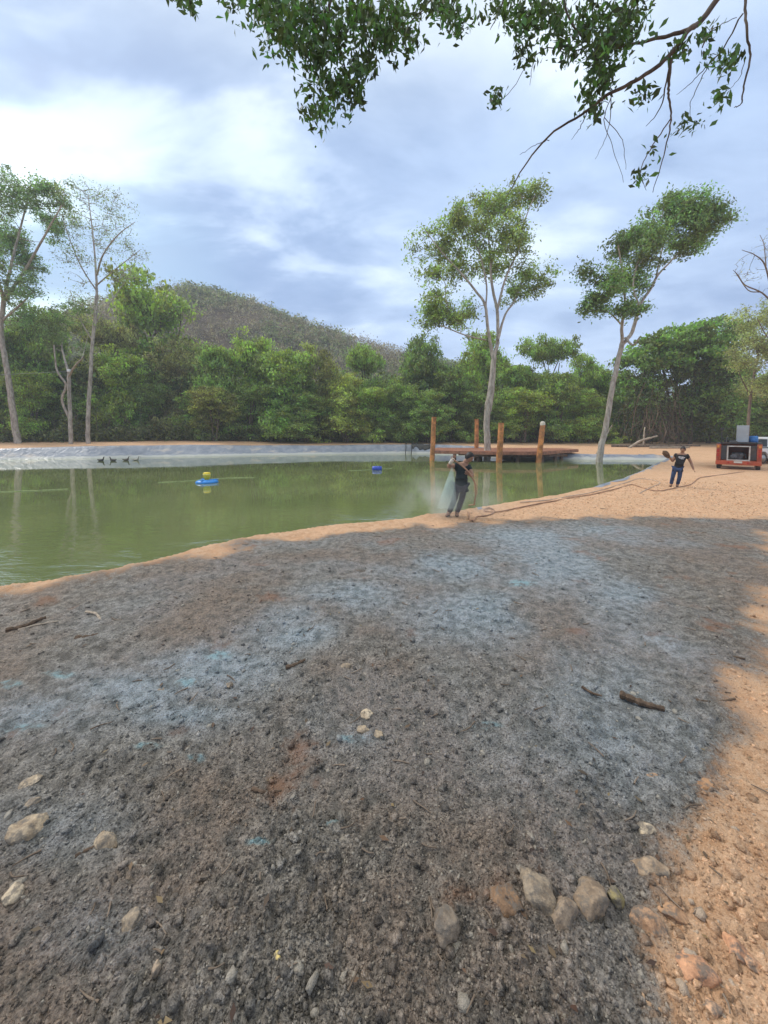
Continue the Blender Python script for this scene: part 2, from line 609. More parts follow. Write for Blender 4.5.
# the grey-coated area
coat_px = [(-140, 640), (-10, 606), (65, 594), (130, 583), (200, 564), (250, 553), (330, 538), (430, 527), (470, 523), (560, 517), (640, 515), (720, 516), (780, 520), (775, 545), (762, 600),
           (752, 660), (740, 720), (724, 765), (710, 805), (696, 850), (680, 890), (662, 940), (652, 1000), (645, 1060)]
COAT = np.array([gp(px, py, -0.05 if py > 620 else -0.12)[:2] for px, py in coat_px] + [(0.3, -3), (-9, -3), (-9, 1.0)])

bluish_px = [(455, 572, 100, 16), (350, 605, 60, 18), (290, 640, 60, 24), (540, 565, 70, 22), (215, 680, 75, 28), (130, 708, 70, 26), (50, 740, 90, 30), (360, 757, 22, 8), (60, 850, 80, 30),
          (480, 620, 90, 26), (620, 640, 60, 60), (180, 740, 70, 22), (100, 960, 60, 40), (560, 540, 100, 14)]
vivid_px = [(12, 702, 16, 6), (218, 668, 18, 7), (186, 700, 14, 6), (352, 757, 16, 5), (22, 750, 30, 7), (60, 690, 20, 5), (150, 770, 18, 5), (260, 868, 16, 6), (330, 850, 12, 5), (196, 780, 12, 5), (520, 590, 20, 5), (485, 745, 20, 6)]


def blobs(tab, x, y, z=-0.12):
    s = np.zeros(len(x))
    for px, py, rx, ry in tab:
        c = gp(px, py, z); ex = gp(px + rx, py, z) - c; ey = gp(px, py - ry, z) - c
        M = np.linalg.inv(np.array([[ex[0], ey[0]], [ex[1], ey[1]]]))
        q = M @ np.stack([x - c[0], y - c[1]])
        s = np.maximum(s, np.exp(-(q ** 2).sum(0)))
    return s


def ground_attrs(x, y):
    warp = (fbm(x, y, 1.6, 4, off=9) - 0.5)
    s = sdist(COAT, x, y)
    wd = np.clip(np.hypot(x, y) / 6, 0.4, 1.8)
    sl = ss(-0.62, 0.38, s / wd + warp * 0.9)
    n = fbm(x, y, 1.1, 4, off=21)
    bluish = np.clip(blobs(bluish_px, x, y) * (0.35 + 0.65 * ss(0.34, 0.62, n)) * 0.95 + 0.22 * ss(0.45, 0.7, fbm(x, y, 0.8, 3, off=40)), 0, 1) * sl
    vivid = blobs(vivid_px, x, y) * sl
    yf = forest_line(x)
    lit = ss(-3.0, 1.5, y - yf)
    return sl, bluish, vivid, lit


def forest_line(x):
    x = np.asarray(x, float)
    return 53 - 10.0 * ss(6, -36, x) - 0.0 * x


def axis(core0, core1, step, lo, hi, g=1.09):
    a = list(np.arange(core0, core1 + 1e-6, step))
    s = step
    while a[-1] < hi:
        s *= g
        a.append(a[-1] + s)
    s = step
    b = [a[0]]
    while b[-1] > lo:
        s *= g
        b.append(b[-1] - s)
    return np.array(b[:0:-1] + a)


def billow(x, y, f, off):
    return np.clip(np.abs(fbm(x, y, f, 2, off=off) - 0.5) * 4.0, 0, 1)


def relief(x, y, sl, d, spacing=None):
    """lumps, clods and creases of the loose ground; detail finer than the sheet's own cells is left out"""
    near = np.clip(1.2 - np.hypot(x, y - 2) / 26, 0.15, 1) * (d < 0)
    sp = np.hypot(x, y) * 0.007 if spacing is None else spacing

    def keep(f):
        return 1 - ss(0.25, 0.55, sp * f)
    lum = (fbm(x, y, 1.9, 3, off=2) - 0.5) * 0.085 + (fbm(x, y, 6.5, 3, off=5) - 0.5) * 0.035
    patch = 0.35 + 1.1 * ss(0.35, 0.65, fbm(x, y, 2.6, 3, off=90))
    cr = (billow(x, y, 8.0, 8) * 0.014 * keep(8) + billow(x, y, 19.0, 13) * 0.015 * keep(19) * patch + billow(x, y, 43.0, 17) * 0.0085 * keep(43) * patch + (fbm(x, y, 80.0, 1, off=19) - 0.5) * 0.006 * keep(80))
    return near * (lum + cr * (0.5 + 0.5 * sl))


def build_ground():
    U = axis(-1.25, 1.25, 0.0058, -330, 330, 1.06)
    Y = [0.4]
    while Y[-1] < 70:
        Y.append(Y[-1] + 0.0072 * Y[-1] + 0.0012)
    st = Y[-1] - Y[-2]
    while Y[-1] < 520:
        st *= 1.05
        Y.append(Y[-1] + st)
    lo = [0.4]; st = 0.006
    while lo[-1] > -60:
        st *= 1.08
        lo.append(lo[-1] - st)
    Y = np.array(lo[:0:-1] + Y)
    gu, gy = np.meshgrid(U, Y)
    g = np.sqrt(0.8 + np.maximum(gy, 0) ** 2)
    x = (gu * g).ravel(); y = gy.ravel()
    d = sdist(POND, x, y)
    z = terrain(x, y, d)
    sl, bluish, vivid, lit = ground_attrs(x, y)
    z = z + relief(x, y, sl, d, g.ravel() * 0.0065 + 0.0003)
    nx, ny = len(U), len(Y)
    i = np.arange(nx - 1)[None, :] + nx * np.arange(ny - 1)[:, None]
    F = np.stack([i, i + 1, i + 1 + nx, i + nx], -1).reshape(-1, 4)
    me = np_mesh('ground', np.stack([x, y, z], 1), F, {'slurry': sl, 'bluish': bluish, 'vivid': vivid, 'litter': lit, 'pebble': np.zeros(len(x))})
    o = link('ground', me, GROUND, smooth=True)
    set_props(o, kind='structure')


build_ground()


def build_water():
    n = len(POND)
    me = bpy.data.meshes.new('pond_water')
    me.from_pydata([(p[0], p[1], WATER_Z) for p in POND], [], [tuple(range(n))])
    o = link('pond_water', me, WATER)
    set_props(o, kind='structure')


build_water()


def build_liner():
    c = np.roll(POND, -1, 0) - np.roll(POND, 1, 0)
    inn = np.stack([-c[:, 1], c[:, 0]], 1); inn /= np.linalg.norm(inn, axis=1)[:, None]
    k = 3
    P = spline(np.vstack([POND, POND[:1]]), k)[:-1]
    N = spline(np.vstack([inn, inn[:1]]), k)[:-1]
    offs = [-0.22, -0.1, 0.0, 0.15, 0.35, 0.6, 0.9, 1.2, 1.6, 2.1, 2.8]
    rows = []
    n = len(P)
    s = np.cumsum(np.linalg.norm(np.roll(P, -1, 0) - P, axis=1))
    for q in offs:
        XY = P + N * q
        if q < 0:
            XY = P + N * (q * (0.3 + 1.0 * fbm(P[:, 0], P[:, 1], 1.4, 3, off=4)))[:, None]
        z = terrain(XY[:, 0], XY[:, 1]) + 0.022
        if q > 0:
            wr = (fbm(s * 0.9 + q * 1.1, s * 0 + q * 0.6, 1.0, 3) - 0.5) * 0.16 * min(q, 1)
            z = z + 0.02 + np.abs(wr)
        elif q < -0.05:
            z = z - 0.012 - 0.05 * ss(0.45, 0.6, fbm(P[:, 0], P[:, 1], 0.8, 3, off=14))
        nearside = (P[:, 1] < 16) & (P[:, 1] > -1)
        if q <= 0.0:
            z = z - np.where(nearside, np.where(P[:, 0] > 1, 0.035 * ss(0.35, 0.6, fbm(P[:, 0], P[:, 1], 0.9, 3, off=70)) + 0.005, 0.09), 0)
        rows.append(np.stack([XY[:, 0], XY[:, 1], z], 1))
    V = np.concatenate(rows)
    F = []
    for r in range(len(offs) - 1):
        a = np.arange(n); b = (a + 1) % n
        F.append(np.stack([r * n + a, r * n + b, (r + 1) * n + b, (r + 1) * n + a], 1))
    me = np_mesh('pond_liner', V, np.concatenate(F))
    o = link('pond_liner', me, LINER, smooth=True)
    set_props(o, 'wrinkled grey plastic pond liner on the sloping banks of the green pond', 'pond liner')


build_liner()

# ------------------------------------------------------------------ trees
CAMP = np.array([0, 0, EYE])


def leaf_quads(C, size, aspect, rng, droop=0.3, clump=None, upness=0.35):
    """one folded pointed leaf per centre"""
    n = len(C)
    d = rng.normal(size=(n, 3)); d[:, 2] -= droop
    d /= np.linalg.norm(d, axis=1)[:, None]
    nr = rng.normal(size=(n, 3)); nr[:, 2] += upness * 2
    s = np.cross(d, nr); s /= np.linalg.norm(s, axis=1)[:, None] + 1e-9
    up = np.cross(s, d)
    L = size * rng.uniform(0.6, 1.35, n)[:, None]
    W = L * aspect
    base = C - d * L * 0.5
    tip = C + d * L * 0.5
    lf = C + s * W * 0.5 + up * W * 0.18 - d * L * 0.08
    rt = C - s * W * 0.5 + up * W * 0.18 - d * L * 0.08
    V = np.stack([base, lf, tip, rt], 1).reshape(-1, 3)
    F = np.arange(4 * n).reshape(-1, 4)
    cl = np.repeat(clump if clump is not None else np.zeros(n) + 0.5, 4)
    return V, F, cl


def clump_leaves(centres, per, radius, rng, flat=0.7):
    k = len(centres)
    c = np.repeat(centres, per, 0)
    r = np.repeat(radius * rng.uniform(0.6, 1.35, k), per)[:, None]
    o = rng.normal(size=(len(c), 3)) * 0.5
    o[:, 2] *= flat
    return c + o * r, np.repeat(rng.random(k), per)


def lobe_points(lobes, n, rng, shell=0.45):
    w = np.array([l[3] * l[4] + l[4] * l[5] + l[3] * l[5] for l in lobes]); w = w / w.sum()
    which = rng.choice(len(lobes), n, p=w)
    d = rng.normal(size=(n, 3)); d /= np.linalg.norm(d, axis=1)[:, None]
    r = shell + (1 - shell) * rng.random(n) ** 0.6
    L = np.array(lobes, float)
    return L[which, :3] + d * r[:, None] * L[which, 3:6], which


def woody(me_parts):
    V = []; F = []; o = 0
    for v, f in me_parts:
        V.append(v); F.append(f + o); o += len(v)
    return np.concatenate(V), np.concatenate(F)


def hero_tree(name, label, Y, trunk, limbs, lobes, clumps, per, clump_r, leaf, tint, bark=None, seed=1, depth=0.8, group=None,
              twig_r=0.02, aspect=0.45, twigs=True, shell=0.2, extra=None):
    """a tree that shows its limbs: outlines are given where they stand, Y metres ahead, then spread through a real depth"""
    rng = np.random.default_rng(seed)
    s = Y / FPX
    b = at(trunk[0][0], trunk[0][1], Y)
    zb = gz(b[0], b[1])
    root = empty(name, (b[0], b[1], zb), label, 'tree', group)
    origin = np.array([b[0], b[1], zb])
    parts = []
    skel = []

    def poly(P, yo=0.0, first=None, down=0.0):
        pts = []
        for k, p in enumerate(P):
            yy = Y + yo * k / max(len(P) - 1, 1) + (p[3] if len(p) > 3 else 0.0)
            pts.append(at(p[0], p[1], yy))
        pts = np.array(pts)
        rad = np.array([p[2] * s * 0.68 for p in P])
        if down:
            pts = np.vstack([[pts[0][0], pts[0][1], min(zb, pts[0][2]) - down], pts]); rad = np.r_[rad[0] * 1.25, rad]
        sp = spline(pts, 5)
        rr = np.interp(np.linspace(0, 1, len(sp)), np.linspace(0, 1, len(rad)), rad)
        jit = (rng.random((len(sp), 3)) - 0.5) * rr[:, None] * 0.3
        jit[0] = 0
        sp = sp + jit
        return sp, rr
    sp, rr = poly(trunk, down=0.5)
    parts.append(tube_np(sp, rr, 10)); skel.append((sp, rr))
    for L in limbs:
        yo = rng.uniform(-1, 1) * depth * s * 60
        sp, rr = poly(L, yo)
        parts.append(tube_np(sp, rr, 7)); skel.append((sp, rr))
    lb = []
    for (px, py, rx, ry) in lobes:
        c = at(px, py, Y + rng.uniform(-1, 1) * depth * s * 40)
        lb.append((*c, rx * s, depth * 0.5 * (rx + ry) * s, ry * s))
    sub = []
    for l in lb:
        for k in range(5):
            e = rng.normal(size=3) * 0.34
            q = rng.uniform(0.52, 0.84)
            sub.append((l[0] + e[0] * l[3], l[1] + e[1] * l[4], l[2] + e[2] * l[5], l[3] * q, l[4] * q, l[5] * q))
    cc, _ = lobe_points(sub, int(clumps * 2.2), rng, shell)
    if twigs:
        SP = np.concatenate([a[2:] for a, _ in skel[1:]] if len(skel) > 1 else [skel[0][0][3:]])
        SR = np.concatenate([r[2:] for _, r in skel[1:]] if len(skel) > 1 else [skel[0][1][3:]])
        grown = [SP]
        order = np.argsort([np.min(np.linalg.norm(SP - c, axis=1)) for c in cc])
        pool = SP.copy()
        for i in order:
            c = cc[i]
            dd = np.linalg.norm(pool - c, axis=1) + 1.2 * np.clip(pool[:, 2] - c[2], 0, 9)
            a = pool[np.argmin(dd)]
            v = c - a
            ln = np.linalg.norm(v)
            if ln < 0.05:
                continue
            mid = a + v * 0.5 + rng.normal(size=3) * ln * 0.10 + np.array([0, 0, 0.06 * ln])
            P = spline(np.array([a, mid, c]), 3)
            r0 = min(twig_r * (1 + 0.5 * ln), 0.09)
            parts.append(tube_np(P, np.linspace(r0, twig_r * 0.35, len(P)), 4))
            pool = np.vstack([pool, P[2:]])
    for (E, er) in (extra or []):
        P = spline(np.array([at(p[0], p[1], Y) for p in E]), 4)
        parts.append(tube_np(P, np.linspace(er * s, er * s * 0.3, len(P)), 4))
    V, F = woody(parts)
    link('trunk', np_mesh('trunk', V - origin, F), bark or BARK_PALE, root, True)
    C, cl = clump_leaves(cc, int(per * 2.1), clump_r * 0.82, rng)
    V, F, cl = leaf_quads(C, leaf * 0.68, aspect, rng, clump=cl)
    o = link('crown', np_mesh('crown', V - origin, F, {'clump': cl}), LEAF, root)
    o.color = (*[q * m for q, m in zip(tint, (3.2, 2.75, 2.5))], 1)
    return root


def build_hero_trees():
    G1 = (0.085, 0.135, 0.045)
    hero_tree('slender_tree', 'tall slender pale-trunked tree growing up through the wooden dock', 31.5,
              [(487, 455, 5.0), (487, 440, 4.5), (487, 415, 4.4), (489, 405, 5.4), (493, 370, 4.0), (494, 352, 3.4)],
              [[(494, 356, 3.2), (498, 340, 2.5), (497, 310, 2.2), (492, 285, 1.9), (490, 255, 1.4), (487, 215, 0.8)],
               [(493, 358, 2.8), (488, 330, 2.2), (485, 305, 1.9), (475, 290, 1.6), (460, 272, 1.3), (440, 250, 0.8), (425, 230, 0.5)],
               [(498, 340, 2.0), (505, 315, 1.5), (515, 300, 1.2), (525, 275, 1.0), (540, 280, 0.6)],
               [(497, 312, 1.8), (505, 280, 1.5), (518, 250, 1.2), (525, 220, 0.9), (535, 195, 0.5)],
               [(486, 340, 1.2), (465, 335, 0.9), (440, 325, 0.6)],
               [(486, 308, 1.2), (486, 280, 1.2), (475, 240, 0.8), (462, 215, 0.5)]],
              [(485, 205, 32, 18), (520, 196, 26, 16), (455, 215, 18, 16), (435, 250, 22, 20), (428, 275, 15, 13), (480, 240, 36, 22), (515, 240, 18, 22), (460, 265, 22, 16),
               (535, 280, 20, 20), (515, 295, 14, 14), (440, 320, 22, 14), (470, 318, 14, 16), (500, 265, 16, 12), (440, 310, 20, 14)],
              190, 30, 0.85, 0.36, (0.085, 0.125, 0.05), seed=3, twig_r=0.022)
    hero_tree('leaning_tree', 'tree with a bare leaning trunk at the far right corner of the pond', 29.5,
              [(600, 454, 4.4), (605, 430, 3.9), (612, 390, 3.6), (620, 352, 3.2), (623, 342, 3.4)],
              [[(622, 345, 2.8), (632, 332, 2.5), (640, 305, 2.3), (650, 290, 1.9), (658, 275, 1.6), (670, 262, 1.2), (690, 240, 0.9), (715, 215, 0.5)],
               [(622, 344, 2.3), (622, 325, 2.0), (625, 300, 1.5), (622, 270, 1.1), (618, 245, 0.6)],
               [(625, 338, 1.8), (633, 345, 1.4), (640, 337, 0.9)],
               [(640, 308, 1.4), (633, 285, 1.1), (640, 255, 0.8), (650, 225, 0.5)],
               [(622, 325, 1.2), (608, 312, 0.9), (592, 310, 0.5)],
               [(656, 278, 1.2), (662, 250, 1.0), (672, 220, 0.6)]],
              [(694, 218, 30, 20), (670, 210, 24, 20), (655, 235, 22, 20), (684, 243, 26, 12), (622, 250, 20, 16), (612, 275, 22, 18), (630, 285, 22, 18), (597, 308, 14, 12),
               (622, 315, 16, 12), (648, 262, 16, 14), (640, 235, 14, 10), (708, 207, 18, 12)],
              175, 34, 0.8, 0.34, (0.058, 0.10, 0.043), seed=5, twig_r=0.02)
    hero_tree('bank_tree', 'leafy tree at the far left edge with a thick pale leaning trunk', 40,
              [(18, 443, 4.4), (13, 410, 3.8), (7, 370, 3.3), (1, 330, 3.0), (4, 300, 2.7)],
              [[(3, 310, 2.3), (10, 270, 1.8), (20, 230, 1.2), (30, 190, 0.9)], [(4, 300, 2.6), (-8, 260, 1.8), (-15, 210, 1.0)],
               [(5, 300, 2.2), (28, 265, 1.6), (45, 235, 1.2), (62, 205, 0.7)], [(3, 320, 1.6), (20, 305, 1.2), (35, 290, 0.6)]],
              [(10, 190, 30, 22), (40, 205, 26, 22), (60, 192, 16, 14), (-20, 215, 26, 26), (5, 240, 26, 26), (30, 255, 18, 18), (10, 285, 24, 18), (-25, 270, 26, 24), (55, 230, 16, 16),
               (22, 320, 22, 16), (-10, 320, 22, 18)],
              210, 30, 0.85, 0.36, (0.062, 0.105, 0.055), seed=8, twig_r=0.022)
    hero_tree('airy_tree', 'thin airy tree with sparse open crown, second trunk from the left bank edge', 39.6,
              [(88, 444, 3.0), (88, 420, 2.6), (90, 385, 2.4), (92, 350, 2.1), (95, 320, 2.3), (97, 295, 2.0)],
              [[(97, 298, 1.7), (96, 270, 1.4), (93, 235, 0.9), (88, 195, 0.4)], [(97, 275, 1.3), (103, 255, 1.0), (118, 235, 0.7), (135, 222, 0.3)],
               [(96, 290, 1.0), (82, 268, 0.8), (70, 240, 0.5), (62, 215, 0.3)], [(97, 285, 1.0), (112, 272, 0.7), (140, 250, 0.3)], [(94, 325, 1.0), (112, 300, 0.7), (130, 275, 0.3)],
               [(92, 340, 0.9), (78, 315, 0.7), (70, 290, 0.4)]],
              [(90, 200, 24, 18), (120, 215, 20, 18), (70, 225, 18, 20), (105, 240, 24, 20), (130, 248, 14, 14), (80, 262, 20, 18), (120, 275, 20, 14), (66, 195, 14, 14), (75, 300, 16, 18), (100, 310, 18, 18)],
              200, 7, 0.9, 0.26, (0.075, 0.105, 0.055), seed=11, twig_r=0.024, bark=BARK_PALE)
    hero_tree('forked_tree', 'small forked pale tree between the two larger trunks on the left bank', 39.3,
              [(71, 444, 2.8), (70, 415, 2.5), (69, 385, 2.3), (69, 372, 2.3)],
              [[(69, 374, 1.8), (65, 360, 1.4), (62, 345, 1.2), (66, 325, 0.8)], [(69, 376, 1.6), (75, 366, 1.2), (84, 357, 0.9)],
               [(70, 420, 1.6), (62, 400, 1.6), (66, 385, 1.4), (57, 370, 1.2), (54, 345, 0.9)]],
              [(62, 325, 18, 18), (50, 335, 14, 16), (84, 345, 12, 10), (72, 310, 14, 12)],
              45, 26, 0.7, 0.28, (0.06, 0.095, 0.045), seed=14, twig_r=0.016)
    hero_tree('bare_tree', 'leafless tree with crooked bare branches reaching in at the right edge', 34,
              [(786, 428, 2.2), (782, 380, 2.0), (778, 340, 1.8), (774, 305, 1.5), (773, 285, 1.3)],
              [[(774, 305, 1.2), (762, 293, 1.0), (745, 285, 0.8), (738, 275, 0.5), (733, 270, 0.3)], [(760, 292, 0.9), (748, 290, 0.7), (735, 272, 0.3)],
               [(771, 290, 1.2), (765, 265, 0.9), (755, 255, 0.6), (742, 250, 0.3)], [(772, 285, 1.2), (780, 250, 0.8), (776, 220, 0.4)], [(766, 266, 0.7), (764, 245, 0.5), (760, 235, 0.3)],
               [(779, 350, 0.8), (766, 335, 0.6), (757, 318, 0.4)]],
              [(760, 265, 18, 22), (745, 278, 10, 8), (775, 245, 18, 20)],
              46, 1, 0.5, 0.18, (0.10, 0.11, 0.06), seed=17, twig_r=0.014, bark=BARK_BROWN)
    hero_tree('feathery_tree', 'pale feathery tree beside the white pickup at the right edge', 39,
              [(748, 432, 2.0), (750, 400, 1.7), (755, 370, 1.5), (760, 345, 1.3)],
              [[(758, 355, 1.0), (752, 335, 0.8), (748, 318, 0.4)], [(760, 345, 1.0), (772, 325, 0.7), (782, 305, 0.4)], [(750, 395, 0.8), (740, 375, 0.6), (736, 355, 0.4)], [(754, 372, 0.8), (768, 362, 0.6), (785, 355, 0.4)]],
              [(752, 325, 18, 14), (775, 315, 20, 16), (765, 345, 20, 14), (742, 355, 14, 12), (770, 380, 18, 16), (748, 388, 16, 12), (790, 345, 16, 20)],
              150, 26, 0.9, 0.30, (0.11, 0.14, 0.07), seed=19, twig_r=0.018, bark=BARK_BROWN)


build_hero_trees()


# -- forest: a few crowns, copied with their own size, turn and tint
def crown_proto(seed, kind):
    """unit tree: about 1 m tall, scaled when it is placed"""
    rng = np.random.default_rng(seed)
    lobes = []
    if kind == 'round':
        for k in range(16):
            a = rng.uniform(0, 2 * math.pi); r = rng.uniform(0.05, 0.30); z = rng.uniform(0.22, 0.86)
            q = (1 - 0.6 * abs(z - 0.5)) * rng.uniform(0.12, 0.2)
            lobes.append((r * math.cos(a), r * math.sin(a), z, q, q, q * 0.8))
    elif kind == 'bushy':
        for k in range(22):
            a = rng.uniform(0, 2 * math.pi); z = rng.uniform(0.06, 0.82) ** 0.85; r = rng.uniform(0.08, 0.44) * (1 - 0.5 * z)
            q = rng.uniform(0.10, 0.20)
            lobes.append((r * math.cos(a), r * math.sin(a), z, q, q, q * 0.75))
    elif kind == 'layered':
        for k in range(15):
            a = rng.uniform(0, 2 * math.pi); z = rng.choice([0.35, 0.52, 0.68, 0.82]) + rng.uniform(-0.05, 0.05); r = rng.uniform(0.05, 0.42) * (1.15 - 0.5 * z)
            q = rng.uniform(0.13, 0.21)
            lobes.append((r * math.cos(a), r * math.sin(a), z, q, q, q * 0.42))
    cc, _ = lobe_points(lobes, 380, rng, 0.70)
    cc[:, 2] = np.maximum(cc[:, 2], 0.02)
    cc = cc + rng.normal(size=cc.shape) * 0.018
    C, cl = clump_leaves(cc, 60, 0.076, rng, 0.5)
    C[:, 2] = np.maximum(C[:, 2], 0.005)
    V, F, cl = leaf_quads(C, 0.028, 0.55, rng, clump=cl, droop=0.5)
    crown = np_mesh('crown', V, F, {'clump': cl}); crown.materials.append(LEAF)
    parts = []
    for k in range(rng.integers(1, 4)):
        a = rng.uniform(0, 6.28)
        b = np.array([0.04 * math.cos(a), 0.04 * math.sin(a), -0.05])
        P = spline(np.array([b, b + [0.02 * math.cos(a), 0.02 * math.sin(a), 0.3], b + [0.1 * math.cos(a), 0.1 * math.sin(a), 0.75]]), 4)
        parts.append(tube_np(P, np.linspace(0.018, 0.006, len(P)), 6))
    for l in lobes[:10]:
        P = spline(np.array([[0, 0, max(l[2] - 0.3, 0.02)], [l[0] * 0.5, l[1] * 0.5, l[2] - 0.1], l[:3]]), 3)
        parts.append(tube_np(P, np.linspace(0.009, 0.003, len(P)), 4))
    V, F = woody(parts)
    trunk = np_mesh('trunk', V, F); trunk.materials.append(BARK_BROWN)
    return crown, trunk


PROTO = {}


def proto(kind, k):
    if (kind, k) not in PROTO:
        PROTO[(kind, k)] = crown_proto(100 + 17 * k + len(kind), kind)
    return PROTO[(kind, k)]


def forest_tree(px, top, w, Y, kind, k, tint, label, name='forest_tree', group='trees and bushes of the forest edge'):
    """px: where the trunk stands, top: where its top reaches, w: crown width in metres"""
    b = at(px, 440, Y)
    z = gz(b[0], b[1])
    h = (at(px, top, Y)[2] - z) * (1.12 if 370 < px < 600 else 1.06)
    root = empty(name, (b[0], b[1], z), label, 'bush' if 'bush' in name else 'tree', group, rz=(px * 0.37) % 6.28)
    crown, trunk = proto(kind, k)
    o = link('trunk', trunk, None, root)
    c = link('crown', crown, None, root)
    for q in (o, c):
        q.scale = (w, w, h)
    c.color = (*[q * m for q, m in zip(tint, (4.0, 3.3, 2.5))], 1)
    return root


DK = (0.046, 0.076, 0.031); MD = (0.060, 0.096, 0.036); LT = (0.074, 0.115, 0.037); YG = (0.088, 0.116, 0.040); GY = (0.074, 0.088, 0.054); OL = (0.068, 0.085, 0.037)
FT = [
    # px, top, width, Y, kind, k, tint, label, name
    (-40, 330, 10, 47, 'bushy', 0, MD, 'dark green bushy tree beyond the left edge trunk', 'forest_tree'),
    (5, 325, 9, 45, 'bushy', 1, DK, 'deep green bush behind the thick pale trunk at left', 'forest_bush'),
    (48, 300, 10, 49, 'round', 0, MD, 'mid-green tree behind the forked small tree', 'forest_tree'),
    (32, 372, 7, 43, 'bushy', 2, LT, 'low bright green bush between the two left trunks', 'forest_bush'),
    (110, 318, 9, 51, 'layered', 0, GY, 'grey-green tree just behind the airy tree', 'forest_tree'),
    (165, 274, 21, 61, 'round', 1, (0.070, 0.105, 0.038), 'bright green tree topping the hill foot above the left forest', 'forest_tree'),
    (128, 352, 9, 48, 'bushy', 3, LT, 'light green spreading bush right of the airy tree', 'forest_bush'),
    (180, 340, 11, 51, 'bushy', 0, GY, 'greyish vine-hung bush left of the pale mist', 'forest_bush'),
    (150, 385, 7, 47, 'bushy', 2, DK, 'low dark bush under the light green one', 'forest_bush'),
    (222, 338, 9, 49, 'round', 1, MD, 'rounded green tree above the floating blue and yellow buoy', 'forest_tree'),
    (215, 385, 8, 45, 'bushy', 1, OL, 'olive bush at the bank above the buoy', 'forest_bush'),
    (262, 335, 10, 52, 'bushy', 3, LT, 'yellow-green tree below the brown hill slope', 'forest_tree'),
    (285, 352, 11, 48, 'bushy', 2, (0.068, 0.112, 0.038), 'broad drooping light green tree in the middle of the far bank', 'forest_tree'),
    (325, 345, 9, 53, 'round', 2, OL, 'olive tree under the end of the hill slope', 'forest_tree'),
    (345, 375, 9, 49, 'bushy', 0, YG, 'yellowish green bush above the black tarp', 'forest_bush'),
    (365, 348, 9, 55, 'layered', 0, MD, 'green tree behind the yellowish bush', 'forest_tree'),
    (425, 338, 11, 54, 'round', 0, DK, 'big dark rounded tree behind the left dock post', 'forest_tree'),
    (400, 385, 8, 50, 'bushy', 3, MD, 'mid-green bush left of the dock', 'forest_bush'),
    (452, 368, 9, 51, 'bushy', 1, DK, 'dark green bush between left dock post and slender tree', 'forest_bush'),
    (475, 345, 10, 58, 'layered', 1, LT, 'pale green tree directly behind the slender tree', 'forest_tree'),
    (510, 362, 9, 52, 'round', 1, MD, 'mid-green tree right of the slender tree', 'forest_tree'),
    (548, 342, 9, 52, 'layered', 0, MD, 'tall dark-leaved tree behind the right dock post', 'forest_tree'),
    (556, 378, 9, 49, 'bushy', 2, MD, 'leafy bush above the end of the dock', 'forest_bush'),
    (590, 362, 8, 57, 'layered', 1, LT, 'light green tree left of the leaning trunk', 'forest_tree'),
    (588, 392, 7, 48, 'bushy', 0, LT, 'bright bush behind the leaning trunk', 'forest_bush'),
    (630, 372, 8, 55, 'bushy', 3, MD, 'green tree between leaning trunk and vine-covered tree', 'forest_tree'),
    (728, 345, 12, 56, 'round', 2, MD, 'wide shady tree right of the vine-covered tree', 'forest_tree'),
    (722, 382, 9, 52, 'bushy', 1, DK, 'dark bush in the shade behind the red trailer', 'forest_bush'),
    (775, 372, 10, 48, 'layered', 0, LT, 'light green tree behind the white pickup', 'forest_tree'),
    (72, 392, 8, 46, 'bushy', 3, MD, 'green bush low behind the forked tree trunk', 'forest_bush'),
    (198, 392, 8, 48, 'bushy', 0, MD, 'low green bush straight above the yellow aerator motor', 'forest_bush'),
    (248, 388, 8, 47, 'bushy', 2, MD, 'green bush between the aerator and the middle of the far bank', 'forest_bush'),
    (305, 392, 9, 47, 'bushy', 1, MD, 'low green bush in front of the drooping light green tree', 'forest_bush'),
    (375, 392, 8, 49, 'bushy', 2, LT, 'low light green bush behind the black plastic sheet', 'forest_bush'),
    (428, 394, 8, 48, 'bushy', 0, MD, 'low bush right behind the left dock post', 'forest_bush'),
    (478, 392, 8, 49, 'bushy', 3, MD, 'low bush right behind the slender tree trunk', 'forest_bush'),
    (522, 390, 9, 48, 'bushy', 1, LT, 'low light green bush between the two right dock posts', 'forest_bush'),
    (618, 396, 8, 50, 'bushy', 2, MD, 'low bush just right of the leaning trunk', 'forest_bush'),
    (750, 395, 8, 49, 'bushy', 0, MD, 'low bush behind the grey cabinet on the trailer', 'forest_bush'),
    (810, 335, 12, 50, 'bushy', 2, MD, 'green tree past the right edge behind the pickup', 'forest_tree'),
]
for a in FT:
    forest_tree(*a[:8], name=a[8])


